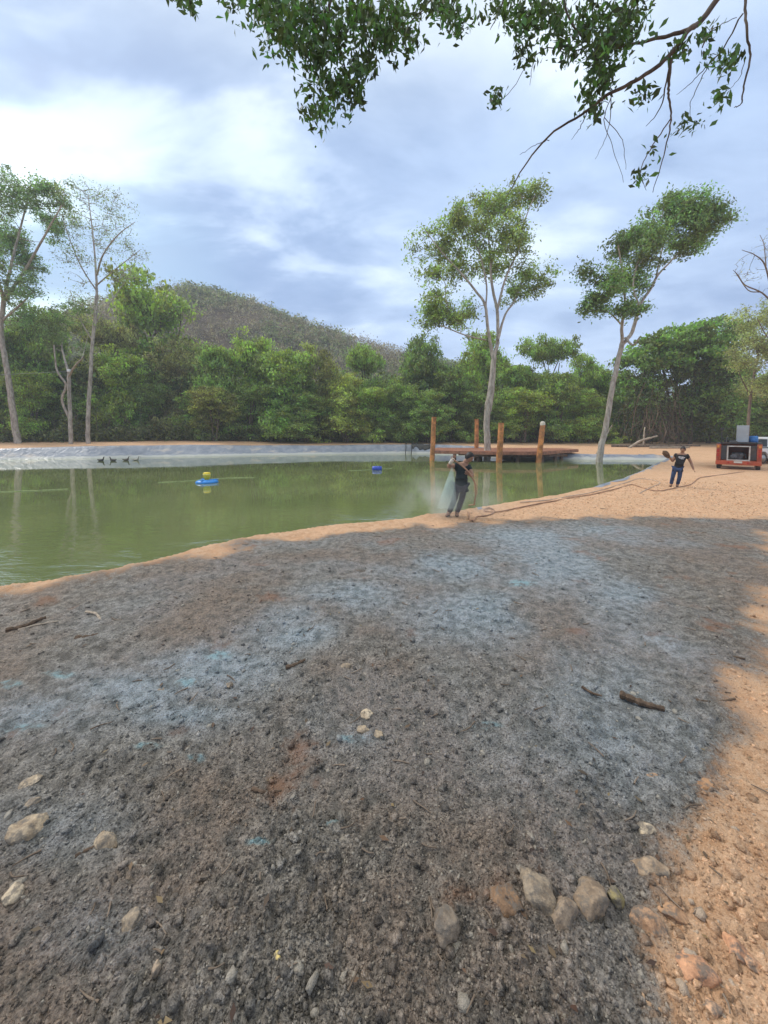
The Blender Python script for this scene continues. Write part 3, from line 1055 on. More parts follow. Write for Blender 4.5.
def vine_tree():
    """the vine-draped tree at the right: a green cap over a curtain of dead brown stems"""
    rng = np.random.default_rng(77)
    Y = 47.0
    s = Y / FPX
    b = at(675, 443, Y); zb = gz(b[0], b[1]); O = np.array([b[0], b[1], zb])
    root = empty('vine_covered_tree', O, 'large tree smothered in green vines with dead brown stems hanging beneath', 'tree')
    lobes = []
    for px, py, rx, ry in [(705, 335, 28, 14), (680, 342, 26, 16), (655, 352, 22, 16), (635, 368, 16, 18), (690, 358, 30, 14), (722, 352, 16, 16), (665, 372, 22, 14), (640, 390, 14, 16), (628, 400, 10, 20),
                           (715, 375, 18, 16), (700, 380, 20, 16), (735, 340, 12, 12), (700, 405, 22, 18), (722, 400, 16, 18), (690, 425, 20, 12), (715, 428, 20, 12), (622, 425, 8, 12)]:
        c = at(px, py, Y + rng.uniform(-1.5, 1.5))
        lobes.append((*c, rx * s, rx * s * 1.0, ry * s))
    cc, _ = lobe_points(lobes, 560, rng, 0.6)
    C, cl = clump_leaves(cc, 60, 0.9, rng, 0.55)
    V, F, cl = leaf_quads(C, 0.42, 0.6, rng, clump=cl, droop=0.7)
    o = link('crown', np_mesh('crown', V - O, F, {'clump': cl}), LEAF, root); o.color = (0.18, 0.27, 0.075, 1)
    parts = []
    for k in range(5):
        p0 = at(650 + 14 * k + rng.uniform(-4, 4), 442, Y + rng.uniform(-2, 2)); p0[2] = gz(p0[0], p0[1]) - 0.2
        p1 = at(645 + 17 * k, 365, Y + rng.uniform(-1, 1))
        P = spline(np.array([p0, (p0 + p1) / 2 + rng.normal(size=3) * 0.4, p1]), 5)
        parts.append(tube_np(P, np.linspace(0.26, 0.1, len(P)), 7))
    V, F = woody(parts)
    link('trunk', np_mesh('trunk', V - O, F), BARK_DARK, root, True)
    parts = []
    for k in range(120):
        px = 632 + 62 * rng.beta(1.3, 2.0); top = rng.uniform(378, 425)
        p1 = at(px, top, Y + rng.uniform(-3.2, 1.0)); p0 = p1 + np.array([rng.normal() * 1.5, rng.normal() * 0.7 - 0.4, 0]); p0[2] = gz(p0[0], p0[1]) + rng.uniform(-0.1, 1.2)
        P = spline(np.array([p1, (p0 + p1) / 2 + rng.normal(size=3) * 0.7, p0]), 4)
        parts.append(tube_np(P, np.full(len(P), rng.uniform(0.012, 0.04)), 4))
    V, F = woody(parts)
    d = link('vines', np_mesh('vines', V - O, F), simple('dry vine', (0.19, 0.13, 0.085), 0.9, var=0.5, scale=0.8), root)
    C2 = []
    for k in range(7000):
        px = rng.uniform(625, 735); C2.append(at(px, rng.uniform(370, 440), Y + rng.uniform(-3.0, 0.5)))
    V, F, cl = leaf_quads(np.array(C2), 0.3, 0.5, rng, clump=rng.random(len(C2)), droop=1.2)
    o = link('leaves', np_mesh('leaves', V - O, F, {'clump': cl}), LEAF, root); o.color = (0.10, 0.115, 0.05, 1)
    o['kind'] = 'stuff'


vine_tree()


def masses():
    """what nobody could count: the woods behind the first row, the undergrowth, the scrub on the hill"""
    rng = np.random.default_rng(5)
    # woods behind
    n = 640
    x = rng.uniform(-95, 110, n); yf = forest_line(x); y = yf + rng.uniform(4.5, 28, n)
    h = rng.uniform(4.0, 10.5, n) * (1 - 0.25 * ss(20, 60, x))
    cc = []
    for k in range(n):
        m = 26
        a = rng.normal(size=(m, 3)); a /= np.linalg.norm(a, axis=1)[:, None]
        R_ = rng.uniform(2.0, 3.6)
        cc.append(np.array([x[k], y[k], base_z(x[k], y[k]) + h[k] - 1.0]) + a * np.array([R_, R_, R_ * 0.8]) * rng.uniform(0.5, 1, (m, 1)))
    cc = np.concatenate(cc)
    C, cl = clump_leaves(cc, 13, 1.2, rng)
    V, F, cl = leaf_quads(C, 0.62, 0.6, rng, clump=cl)
    o = link('woods', np_mesh('woods', V, F, {'clump': cl}), LEAF); o.color = (0.165, 0.215, 0.08, 1)
    set_props(o, 'dense green woods standing behind the first row of bushes', 'woods', kind='stuff')
    # undergrowth along the edge
    n = 30000
    x = rng.uniform(-62, 72, n); y = forest_line(x) + rng.gamma(2.0, 1.3, n) - 2.2
    keep = sdist(POND, x, y) < -1.2
    x = x[keep]; y = y[keep]
    hh = (0.35 + 2.4 * fbm(x, y, 0.45, 3, off=30) ** 1.6) * rng.random(len(x))
    C = np.stack([x, y, terrain(x, y) + 0.05 + hh * 1.5], 1)
    V, F, cl = leaf_quads(C, 0.42, 0.45, rng, clump=fbm(x, y, 0.6, 3, off=33) * 1.4 - 0.2, droop=0.2)
    o = link('undergrowth', np_mesh('undergrowth', V, F, {'clump': np.clip(cl, 0, 1)}), LEAF); o.color = (0.12, 0.13, 0.058, 1)
    set_props(o, 'low olive undergrowth along the foot of the forest', 'undergrowth', kind='stuff')
    parts = []
    for k in range(900):
        xx = rng.uniform(-55, 66); yy = forest_line(xx) + rng.uniform(-0.8, 3.5)
        z = gz(xx, yy); hgt = rng.uniform(1.0, 4.5)
        P = spline(np.array([[xx, yy, z - 0.1], [xx + rng.normal() * 0.3, yy, z + hgt * 0.5], [xx + rng.normal() * 0.9, yy + rng.normal() * 0.3, z + hgt]]), 3)
        parts.append(tube_np(P, np.linspace(rng.uniform(0.02, 0.05), 0.01, len(P)), 4))
    V, F = woody(parts)
    o = link('dry_stems', np_mesh('dry_stems', V, F), simple('dry stem', (0.20, 0.15, 0.10), 0.9, var=0.5, scale=0.5))
    set_props(o, 'thin dry brown stems standing in the undergrowth', 'stems', kind='stuff')


masses()


def hill_h(x, y):
    """a long ridge behind the left half of the forest"""
    tab = [(-170, 30), (-125, 46), (-98, 55), (-80, 60.5), (-70, 61), (-58, 57.5), (-45, 52), (-32, 46.5), (-20, 42), (-8, 38), (4, 35), (20, 30), (45, 24), (90, 15), (150, 6)]
    r = np.interp(np.asarray(x, float), [a for a, _ in tab], [b for _, b in tab])
    f = np.where(y < 150, ss(68, 150, y), 1 - 0.5 * ss(150, 330, y))
    return 0.88 * r * f * (1 + (fbm(x, y, 0.05, 4, off=50) - 0.5) * 0.12)


def build_hill():
    X = np.linspace(-260, 200, 120); Y = np.linspace(64, 330, 90)
    gx, gy = np.meshgrid(X, Y); x = gx.ravel(); y = gy.ravel()
    z = hill_h(x, y) + base_z(x, y) - 1.0
    nx, ny = len(X), len(Y)
    i = np.arange(nx - 1)[None, :] + nx * np.arange(ny - 1)[:, None]
    F = np.stack([i, i + 1, i + 1 + nx, i + nx], -1).reshape(-1, 4)
    o = link('hill', np_mesh('hill', np.stack([x, y, z], 1), F), simple('hill soil', (0.16, 0.115, 0.085), 0.95, var=0.4, scale=0.08), smooth=True)
    set_props(o, kind='structure')
    rng = np.random.default_rng(9)
    for nm, n, col, size, lab, cat in [('hill_scrub', 5200, (0.25, 0.21, 0.18), 0.75, 'leafless grey-brown scrub on the hillside', 'scrub'), ('hill_woods', 6500, (0.18, 0.20, 0.12), 0.8, 'green trees scattered over the hillside', 'woods')]:  # hill colours lifted paler: part of the distance haze is in them
        x = rng.uniform(-190, 90, n); y = rng.uniform(72, 165, n)
        g = fbm(x, y, 0.045, 4, off=60) + 0.35 * ss(110, 75, y) + 0.12 * ss(-10, 30, x)
        keep = (g > 0.44) if nm == 'hill_woods' else (g < 0.66)
        x = x[keep]; y = y[keep]
        z = hill_h(x, y) + base_z(x, y) - 1.0
        hgt = rng.uniform(0.8, 4.2, len(x))
        m = 5
        cc = np.repeat(np.stack([x, y, z + hgt], 1), m, 0) + rng.normal(size=(len(x) * m, 3)) * [1.1, 1.1, 0.7]
        C, cl = clump_leaves(cc, 9, 1.5, rng, 0.8)
        tone = np.repeat(rng.random(len(x)), m * 9)
        cl = 0.25 * cl + 0.75 * tone
        V, F, cl = leaf_quads(C, size, 0.35 if nm == 'hill_scrub' else 0.6, rng, clump=cl, droop=-0.6 if nm == 'hill_scrub' else 0.3)
        o = link(nm, np_mesh(nm, V, F, {'clump': cl}), LEAF); o.color = (*col, 1)
        set_props(o, lab, cat, kind='stuff')


build_hill()


def build_haze():
    m = bpy.data.materials.new('haze')
    m.use_nodes = True
    t = NT(m.node_tree)
    out = t.n('ShaderNodeOutputMaterial')
    t.put(out, 'Volume', t.n('ShaderNodeVolumePrincipled', {'Color': (0.86, 0.91, 1.0), 'Density': 0.0010}))
    o = MB().box((0, 230, 30), (1500, 1100, 75)).build('haze', m)
    set_props(o, 'thin pale haze in the air over the whole place', 'haze', kind='stuff')


build_haze()


# -- the tree the photographer stands under
def overhang():
    rng = np.random.default_rng(41)
    O = np.array([4.6, -2.6, gz(4.6, -2.6)])
    root = empty('overhanging_tree', O, 'tree overhead whose leafy branches hang into the top of the view', 'tree')
    D = 4.4
    parts = []

    def br(P, r0, r1, n=6, m=6, raw=False):
        pts = np.array([p if raw and len(p) == 3 and not isinstance(p, tuple) else (at(*p[:2], p[2] if len(p) > 2 else D)) for p in P]) if not raw else np.array(P, float)
        sp = spline(pts, m)
        rr = np.linspace(r0, r1, len(sp))
        sp = sp + (rng.random(sp.shape) - 0.5) * 0.012
        parts.append(tube_np(sp, rr, n))
        return sp
    # trunk and limbs, above and behind the photographer
    br([O + [0, 0, -0.3], O + [-0.1, 0.2, 2.0], O + [-0.2, 0.7, 4.2], O + [-0.3, 1.4, 6.0]], 0.24, 0.16, 12, raw=True)
    a0 = O + [-0.3, 1.4, 6.0]
    e1 = at(721, -6, D + 0.3); e2 = at(745, -6, D + 0.2); e3 = at(610, -30, D); e4 = at(420, -90, D); 
    br([a0, (a0 + e1) / 2 + [0, 0, 0.35], e1], 0.13, 0.034, 8, raw=True)
    br([(a0 + e1) / 2 + [0, 0, 0.35], (a0 + e2) / 2 + [0.2, 0.4, 0.6], e2], 0.05, 0.014, 6, raw=True)
    br([a0, a0 * 0.55 + e3 * 0.45 + [0, 0, 0.7], e3], 0.11, 0.03, 8, raw=True)
    br([a0 * 0.55 + e3 * 0.45 + [0, 0, 0.7], e3 * 0.5 + e4 * 0.5 + [0, 0, 0.7], e4, at(345, -40, D), at(325, 30, D)], 0.07, 0.012, 8, raw=True)
    # the bare branch and its twigs
    br([(721, -6, D + .3), (700, 22, D + .2), (689, 30), (669, 56), (640, 78), (609, 94), (588, 110), (548, 137), (520, 173), (506, 199)], 0.034, 0.004, 7)
    br([(689, 30), (660, 38), (632, 44), (612, 50)], 0.022, 0.008)
    br([(671, 60), (669, 85), (669, 100), (671, 120), (664, 155), (652, 193)], 0.016, 0.003)
    br([(670, 66), (660, 108), (646, 126)], 0.009, 0.003)
    br([(671, 118), (650, 150), (640, 172), (646, 190)], 0.008, 0.002)
    br([(745, -6, D + .2), (746, 25), (750, 56), (743, 90), (741, 104), (734, 107)], 0.014, 0.004)
    br([(742, 14), (722, 50), (705, 68), (690, 84), (676, 95)], 0.009, 0.002)
    br([(708, 66), (695, 92), (690, 105), (691, 120)], 0.005, 0.002)
    br([(702, 48), (712, 30), (736, 18)], 0.007, 0.003)
    br([(600, 60), (605, 84), (612, 92), (604, 120), (612, 145), (624, 182)], 0.007, 0.002)
    br([(612, 92), (608, 130), (595, 160)], 0.005, 0.002)
    br([(604, 118), (622, 140), (626, 170)], 0.004, 0.002)
    br([(588, 110), (580, 128), (572, 139)], 0.006, 0.002)
    br([(600, 40), (575, 50), (548, 48), (530, 62), (510, 92), (500, 100)], 0.007, 0.002)
    br([(533, 60), (530, 85)], 0.004, 0.002)
    br([(549, 140), (535, 145), (520, 155)], 0.004, 0.002)
    br([(745, 60), (738, 80), (722, 95)], 0.004, 0.002)
    for P in [[(380, -40), (372, 0), (366, 30)], [(440, -50), (430, 0), (400, 30)], [(470, -40), (455, 0), (440, 30)], [(330, 10), (300, 20), (285, 45)], [(330, 30), (345, 70), (335, 110)], [(560, -20), (570, 20), (595, 55), (600, 95)],
              [(510, -20), (500, 10), (490, 30)], [(620, -20), (625, 10), (610, 40)], [(330, 0), (285, -5), (262, 12)], [(210, -60), (200, -20), (188, 5)]]:
        br(P, 0.014, 0.003)
    V, F = woody(parts)
    link('trunk', np_mesh('trunk', V - O, F), BARK_DARK, root, True)
    # leaves
    lob = [(285, 8, 32, 14, 24), (268, 20, 20, 22, 14), (290, 40, 24, 18, 22), (318, 18, 22, 26, 24), (315, 62, 18, 18, 18), (338, 45, 24, 34, 28), (362, 65, 15, 22, 16), (328, 90, 18, 18, 16), (318, 112, 14, 10, 10), (352, 98, 14, 14, 11), (358, 15, 28, 20, 24),
           (395, 12, 24, 20, 20), (400, 42, 16, 16, 14), (378, 28, 16, 20, 14), (440, 8, 26, 12, 16), (455, 24, 14, 12, 9), (505, 8, 24, 12, 14), (525, 25, 16, 16, 12), (545, 8, 22, 12, 14), (188, 2, 10, 8, 5), (230, 0, 20, 6, 6), (560, 30, 14, 18, 9),
           (590, 22, 26, 24, 24), (605, 45, 22, 24, 24), (600, 75, 14, 16, 16), (596, 96, 10, 8, 7), (630, 15, 22, 14, 16), (572, 52, 12, 12, 8), (625, 38, 14, 14, 10), (497, 98, 7, 7, 4), (525, 55, 10, 10, 5), (643, 95, 9, 11, 4), (690, 125, 10, 4, 3), (715, 62, 16, 9, 6), (707, 35, 12, 10, 4), (735, 58, 8, 6, 2), (680, 52, 9, 9, 4),
           (724, 96, 7, 6, 3), (652, 150, 3, 8, 1), (642, 178, 4, 6, 2), (596, 112, 6, 8, 2)]
    cents = []
    for px, py, rx, ry, n in lob:
        for k in range(int(n * 2.1)):
            q = rng.normal(size=2) * 0.5
            cents.append(at(px + q[0] * rx, py + q[1] * ry, D + rng.normal() * 0.30 * min(rx, 22) / 20))
    cents = np.array(cents)
    C, cl = clump_leaves(cents, 7, 0.11, rng, 0.9)
    V, F, cl = leaf_quads(C, 0.088, 0.42, rng, droop=1.0, clump=cl)
    o = link('crown', np_mesh('crown', V - O, F, {'clump': cl}), LEAF, root)
    o.color = (0.06, 0.11, 0.04, 1)


overhang()


# ------------------------------------------------------------------ dock
def clip_half(poly, a, b, c):
    """keep the side a*x+b*y<=c"""
    out = []
    for i in range(len(poly)):
        p, q = poly[i], poly[(i + 1) % len(poly)]
        fp = a * p[0] + b * p[1] - c; fq = a * q[0] + b * q[1] - c
        if fp <= 0:
            out.append(p)
        if fp * fq < 0:
            t = fp / (fp - fq)
            out.append((p[0] + t * (q[0] - p[0]), p[1] + t * (q[1] - p[1])))
    return out


def build_dock():
    wood = simple('deck wood', (0.33, 0.14, 0.08), 0.6, var=0.35, scale=3.0, bump=0.2)
    post_m = simple('post wood', (0.50, 0.20, 0.06), 0.65, var=0.45, scale=3.0, bump=0.4, dirt=(0.22, 0.11, 0.055))
    dark = simple('wet wood', (0.11, 0.06, 0.038), 0.6, var=0.4, scale=3.0, bump=0.3)
    cap = simple('cut wood', (0.62, 0.55, 0.44), 0.8, var=0.15)
    O = np.array([10.0, 33.0, WATER_Z])
    root = empty('dock', O, 'low reddish-brown wooden dock with log posts at the end of the green pond', 'dock')
    zt = 0.36 - O[2]
    poly = [(4.0, 31.4), (9.2, 29.5), (12.7, 29.5), (17.9, 34.0), (17.6, 36.6), (5.4, 37.6)]
    poly = [(a - O[0], b - O[1]) for a, b in poly]
    m = MB(); rng = random.Random(3)
    y = -3.6
    while y < 4.7:
        w = 0.17
        q = clip_half(clip_half(poly, 0, 1, y + w - 0.012), 0, -1, -y)
        if len(q) >= 3:
            dz = rng.uniform(-0.006, 0.006); e = rng.uniform(-0.05, 0.05)
            m.prism([(p[0] + e, p[1]) for p in q], 'z', zt - 0.045 + dz, zt + dz)
        y += w
    m.build('deck_boards', wood, root)
    f = MB()
    for i in range(len(poly)):
        a = np.array(poly[i]); b = np.array(poly[(i + 1) % len(poly)])
        d = b - a; L = np.linalg.norm(d); c = (a + b) / 2
        n_ = np.array([d[1], -d[0]]) / L
        f.box((c[0] + n_[0] * 0.03, c[1] + n_[1] * 0.03, zt - 0.155), (L - 0.02, 0.06, 0.21), math.atan2(d[1], d[0]))
    f.build('fascia', wood, root)
    b = MB()
    for yy in (-2.7, -0.9, 1.2, 3.2):
        b.box((0.6 - 0.1 * yy, yy, zt - 0.36), (8.4, 0.14, 0.18))
    b.build('beam', dark, root)
    for x, yy in [(-2.2, -2.4), (0.9, -3.0), (2.9, -2.9), (4.6, -1.6), (5.6, -0.6), (-3.6, 0.4), (-1.0, 1.2), (2.0, 1.3), (4.8, 1.4)]:
        MB().tube([(x, yy, -1.6), (x, yy, zt - 0.27)], 0.15, 10).build('pile', dark, root, True)
    for px, Y, y0, y1, lean, r in [(433, 31.4, 459, 417, 2.0, 0.2), (476.5, 36.6, 449, 419, 0.5, 0.2), (500, 29.3, 462, 423, 2.5, 0.225), (540.5, 29.3, 462.5, 425, 4.5, 0.21)]:
        p1 = at(px + lean * 0.5, y1, Y); p0 = at(px - lean * 0.5, y0, Y)
        p0 = p0 + (p0 - p1) * 0.4
        P = np.array([p0, p0 * 0.5 + p1 * 0.5 + [0.02, 0, 0], p1]) - O
        o = MB().tube(spline(P, 4), np.linspace(r * 1.08, r * 0.95, 9), 14).build('post', post_m, root, False)
        if px > 530:
            MB().lathe([(r * 0.96, 0), (r * 0.97, 0.16), (r * 0.75, 0.27), (r * 0.3, 0.32)], 14, P[-1] - [0.01, 0, 0.03]).build('post_cap', cap, o)
            o['label'] = 'post with a pale bleached top'


build_dock()


# ------------------------------------------------------------------ people
def skin_mesh(name, J, E, mat, parent, sub=2, root=None):
    """J: {joint: (x, y, z, rx, ry)}, E: joint pairs"""
    keys = list(J)
    me = bpy.data.meshes.new(name)
    me.from_pydata([J[k][:3] for k in keys], [(keys.index(a), keys.index(b)) for a, b in E], [])
    o = bpy.data.objects.new(name, me)
    COL.objects.link(o)
    o.modifiers.new('skin', 'SKIN').use_smooth_shade = True
    o.modifiers.new('sub', 'SUBSURF').levels = sub
    for k, sv in zip(keys, me.skin_vertices[0].data):
        sv.radius = (J[k][3], J[k][4] if len(J[k]) > 4 else J[k][3])
        sv.use_root = (k == (root or keys[0]))
    dg = bpy.context.evaluated_depsgraph_get()
    dg.update()
    new = bpy.data.meshes.new_from_object(o.evaluated_get(dg))
    bpy.data.objects.remove(o)
    return new


def add_hand(J, E, wrist, elbow, side_v, tag, curl=0.5, s=1.0):
    """palm, four unequal fingers and a thumb, rooted at the wrist joint"""
    w = np.array(J[wrist][:3]); e = np.array(J[elbow][:3])
    d = w - e; d /= np.linalg.norm(d)
    sv = np.array(side_v, float); sv -= d * np.dot(sv, d); sv /= np.linalg.norm(sv)
    nv = np.cross(d, sv)
    pm = w + d * 0.055 * s
    J[tag + 'palm'] = (*pm, 0.030 * s, 0.022 * s); E.append((wrist, tag + 'palm'))
    out = []
    for i, (off, L) in enumerate([(-0.030, 0.075), (-0.010, 0.085), (0.010, 0.080), (0.029, 0.062)]):
        a = pm + sv * off * s * 0.8 + d * 0.02 * s
        b = a + sv * off * 0.25 * s + d * L * 0.5 * s + nv * curl * 0.02 * s
        c = b + d * L * 0.5 * (1 - curl * 0.6) * s + nv * curl * L * 0.5 * s
        out.append([a, b, c])
    a = pm - sv * 0.028 * s - d * 0.02 * s
    out.append([a, a - sv * 0.028 * s + d * 0.028 * s, a - sv * 0.034 * s + d * 0.062 * s + nv * curl * 0.02 * s])
    return out


def make_body(root, J, hem, head, E, cloth, hair_m, face_dir, skin_m, hands, hair_len=0.0):
    """one skinned body, clothes as children. J carries the joints of the whole figure"""
    Jb = dict(J); Eb = list(E); fingers = []
    for wrist, elbow, sv, curl in hands:
        fingers += add_hand(Jb, Eb, wrist, elbow, sv, wrist, curl)
    me = skin_mesh('body', Jb, Eb, None, None, root='pelvis')
    bm = bmesh.new(); bm.from_mesh(me)

    def join(V, F):
        vs = [bm.verts.new(tuple(map(float, v))) for v in V]
        for f in F:
            bm.faces.new([vs[int(i)] for i in f])
    for ch in fingers:
        V, F = tube_np(spline(np.array(ch), 3), np.linspace(0.0095, 0.0075, 7), 6)
        join(V, list(map(tuple, F)) + [tuple(range(len(V) - 6, len(V)))])
    # head: egg with brow, nose, chin and ears
    h = np.array(head); f = np.array(face_dir, float); f /= np.linalg.norm(f)
    up = np.array(head) - np.array(J['neck'][:3]); up /= np.linalg.norm(up)
    up = up * 0.5 + np.array([0, 0, 0.5]); up /= np.linalg.norm(up)
    f = f - up * np.dot(f, up); f /= np.linalg.norm(f)
    sd = np.cross(f, up)

    def H(a, b, c):
        return h + sd * a + f * b + up * c
    nu, nv = 20, 14
    V = []
    for j in range(nv + 1):
        th = math.pi * j / nv
        for i in range(nu):
            ph = 2 * math.pi * i / nu
            a = math.sin(th) * math.sin(ph); b = math.sin(th) * math.cos(ph); c = math.cos(th)
            wz = 0.080 * (1 - 0.22 * max(0, -c)); q = 0.098
            bb = b * q
            if b > 0.75 and -0.35 < c < 0.12:
                bb += 0.020 * math.exp(-(a / 0.16) ** 2) * (1 - abs(c + 0.12) / 0.3)
            if b > 0.5 and abs(c - 0.1) < 0.1:
                bb -= 0.006 * math.exp(-((abs(a) - 0.35) / 0.15) ** 2)
            V.append(H(a * wz, bb - 0.008 * (c < -0.5), c * 0.124))
    F = [(j * nu + i, j * nu + (i + 1) % nu, (j + 1) * nu + (i + 1) % nu, (j + 1) * nu + i) for j in range(nv) for i in range(nu)]
    join(V, F)
    for s in (-1, 1):
        q = MB().lathe([(0.004, -0.03), (0.012, -0.02), (0.014, 0.0), (0.012, 0.02), (0.004, 0.03)], 8)
        join([H(s * 0.078 + v[0] * 0.6, -0.008 + v[1], v[2] - 0.005) for v in q.v], q.f)
    bmesh.ops.remove_doubles(bm, verts=bm.verts, dist=0.0004)
    bmesh.ops.recalc_face_normals(bm, faces=bm.faces)
    bm.to_mesh(me); bm.free()
    link('body', me, skin_m, root, True)
    # hair: a shell over the skull, open at the face
    V = []; F = []
    for j in range(9):
        th = math.pi * (0.62 + hair_len) * j / 8
        for i in range(nu):
            ph = 2 * math.pi * i / nu
            front = max(0, math.cos(ph))
            t2 = th * (1 - 0.42 * front)
            a = math.sin(t2) * math.sin(ph); b = math.sin(t2) * math.cos(ph); c = math.cos(t2)
            V.append(H(a * 0.088, b * 0.108 - 0.004, c * 0.134 + 0.002))
    F = [(j * nu + i, j * nu + (i + 1) % nu, (j + 1) * nu + (i + 1) % nu, (j + 1) * nu + i) for j in range(8) for i in range(nu)]
    MB().add(V, F).build('hair', hair_m, root, True)
    for s in (-1, 1):
        MB().lathe([(0.003, -0.007), (0.011, -0.003), (0.011, 0.003), (0.003, 0.007)], 8, H(s * 0.031, 0.088, 0.010)).build('eye', hair_m, root)
    MB().add([H(-0.024, 0.088, -0.056), H(0.024, 0.088, -0.056), H(0.019, 0.086, -0.066), H(-0.019, 0.086, -0.066)], [(0, 1, 2, 3)]).build('mouth', LIP, root)
    for nm, keys, grow, mt in cloth:
        Jc = {k: (*J[k][:3], J[k][3] + grow, (J[k][4] if len(J[k]) > 4 else J[k][3]) + grow) for k in keys}
        EE = [(a, b) for a, b in E if a in Jc and b in Jc]
        if nm == 'shirt':
            Jc['hem'] = hem; EE.append(('pelvis', 'hem'))
        link(nm, skin_mesh(nm, Jc, EE, None, None, root=keys[0]), mt, root, True)


SKIN = simple('skin', (0.30, 0.165, 0.105), 0.55, var=0.08)
HAIR = simple('black hair', (0.014, 0.011, 0.010), 0.55, var=0.3, scale=60)
BLACK_CLOTH = simple('black cloth', (0.016, 0.017, 0.020), 0.9, var=0.3, scale=12)
NAVY_CLOTH = simple('dark teal cloth', (0.016, 0.024, 0.026), 0.9, var=0.3, scale=12)
GREY_PANTS = simple('grey trousers', (0.055, 0.052, 0.060), 0.9, var=0.3, scale=10)
JEANS = simple('blue jeans', (0.035, 0.06, 0.13), 0.9, var=0.4, scale=9)
LIP = simple('lips', (0.20, 0.08, 0.06), 0.6, var=0.05)
SHOE = simple('dark boots', (0.05, 0.035, 0.028), 0.7, var=0.3, scale=14)
PALE = simple('pale work glove', (0.62, 0.58, 0.50), 0.9, var=0.15)


def full_edges():
    return [('pelvis', 'waist'), ('waist', 'chest'), ('chest', 'neck'), ('neck', 'skull'), ('chest', 'shl'), ('shl', 'upl'), ('upl', 'ell'), ('ell', 'wrl'), ('chest', 'shr'), ('shr', 'upr'), ('upr', 'elr'), ('elr', 'wrr'),
            ('pelvis', 'hpl'), ('hpl', 'knl'), ('knl', 'anl'), ('anl', 'tol'), ('pelvis', 'hpr'), ('hpr', 'knr'), ('knr', 'anr'), ('anr', 'tor')]


def lerp(a, b, t):
    return tuple(a[i] * (1 - t) + b[i] * t for i in range(3))


def fill(P):
    """radii for the joints of a figure from bare positions"""
    J = {}
    rad = dict(hem=(0.15, 0.125), pelvis=(0.13, 0.105), waist=(0.125, 0.095), chest=(0.145, 0.10), neck=(0.052,), skull=(0.06,), shl=(0.062,), shr=(0.062,), upl=(0.05,), upr=(0.05,), ell=(0.04,), elr=(0.04,), wrl=(0.029,), wrr=(0.029,),
               hpl=(0.070,), hpr=(0.070,), knl=(0.050,), knr=(0.050,), anl=(0.046,), anr=(0.046,), tol=(0.034, 0.03), tor=(0.034, 0.03))
    P = dict(P)
    P['hem'] = (P['pelvis'][0], P['pelvis'][1], P['pelvis'][2] - 0.13)
    P['upl'] = lerp(P['shl'], P['ell'], 0.5); P['upr'] = lerp(P['shr'], P['elr'], 0.5)
    P['skull'] = lerp(P['neck'], P['head'], 0.7)
    for k in rad:
        J[k] = (*P[k], *[q * 1.22 for q in rad[k]])
    return J


def build_person(P, px, py, label, pants, shirt, face, hands, hair_len=0.0, shear=0.0):
    P = {k: (v[0] - shear * v[2], v[1], v[2]) for k, v in P.items()}
    g = ground_hit(px, py)
    root = empty('person', g, label, 'person', None, rz=-math.atan2(g[0], g[1]))
    J = fill(P)
    cloth = [('shirt', ['pelvis', 'waist', 'chest', 'shl', 'upl', 'shr', 'upr'], 0.016, shirt),
             ('trousers', ['pelvis', 'hpl', 'knl', 'anl', 'hpr', 'knr', 'anr'], 0.012, pants)]
    hem = J.pop('hem')
    make_body(root, J, hem, P['head'], full_edges(), cloth, HAIR, face, SKIN, hands, hair_len)
    for an, to in (('anl', 'tol'), ('anr', 'tor')):
        a = np.array(J[an][:3]); t = np.array(J[to][:3]); b = min(a[2], t[2]) - 0.035
        Js = {'heel': (a[0], a[1] + 0.02, a[2] - 0.02, 0.045, 0.045), 'mid': (*(a * 0.5 + t * 0.5)[:2], b + 0.04, 0.05, 0.042), 'toe': (t[0], t[1], b + 0.034, 0.042, 0.034), 'cuff': (a[0], a[1], a[2] + 0.06, 0.052, 0.052)}
        link('shoe', skin_mesh('shoe', Js, [('heel', 'mid'), ('mid', 'toe'), ('heel', 'cuff')], None, None), SHOE, root, True)
    return root, g, J


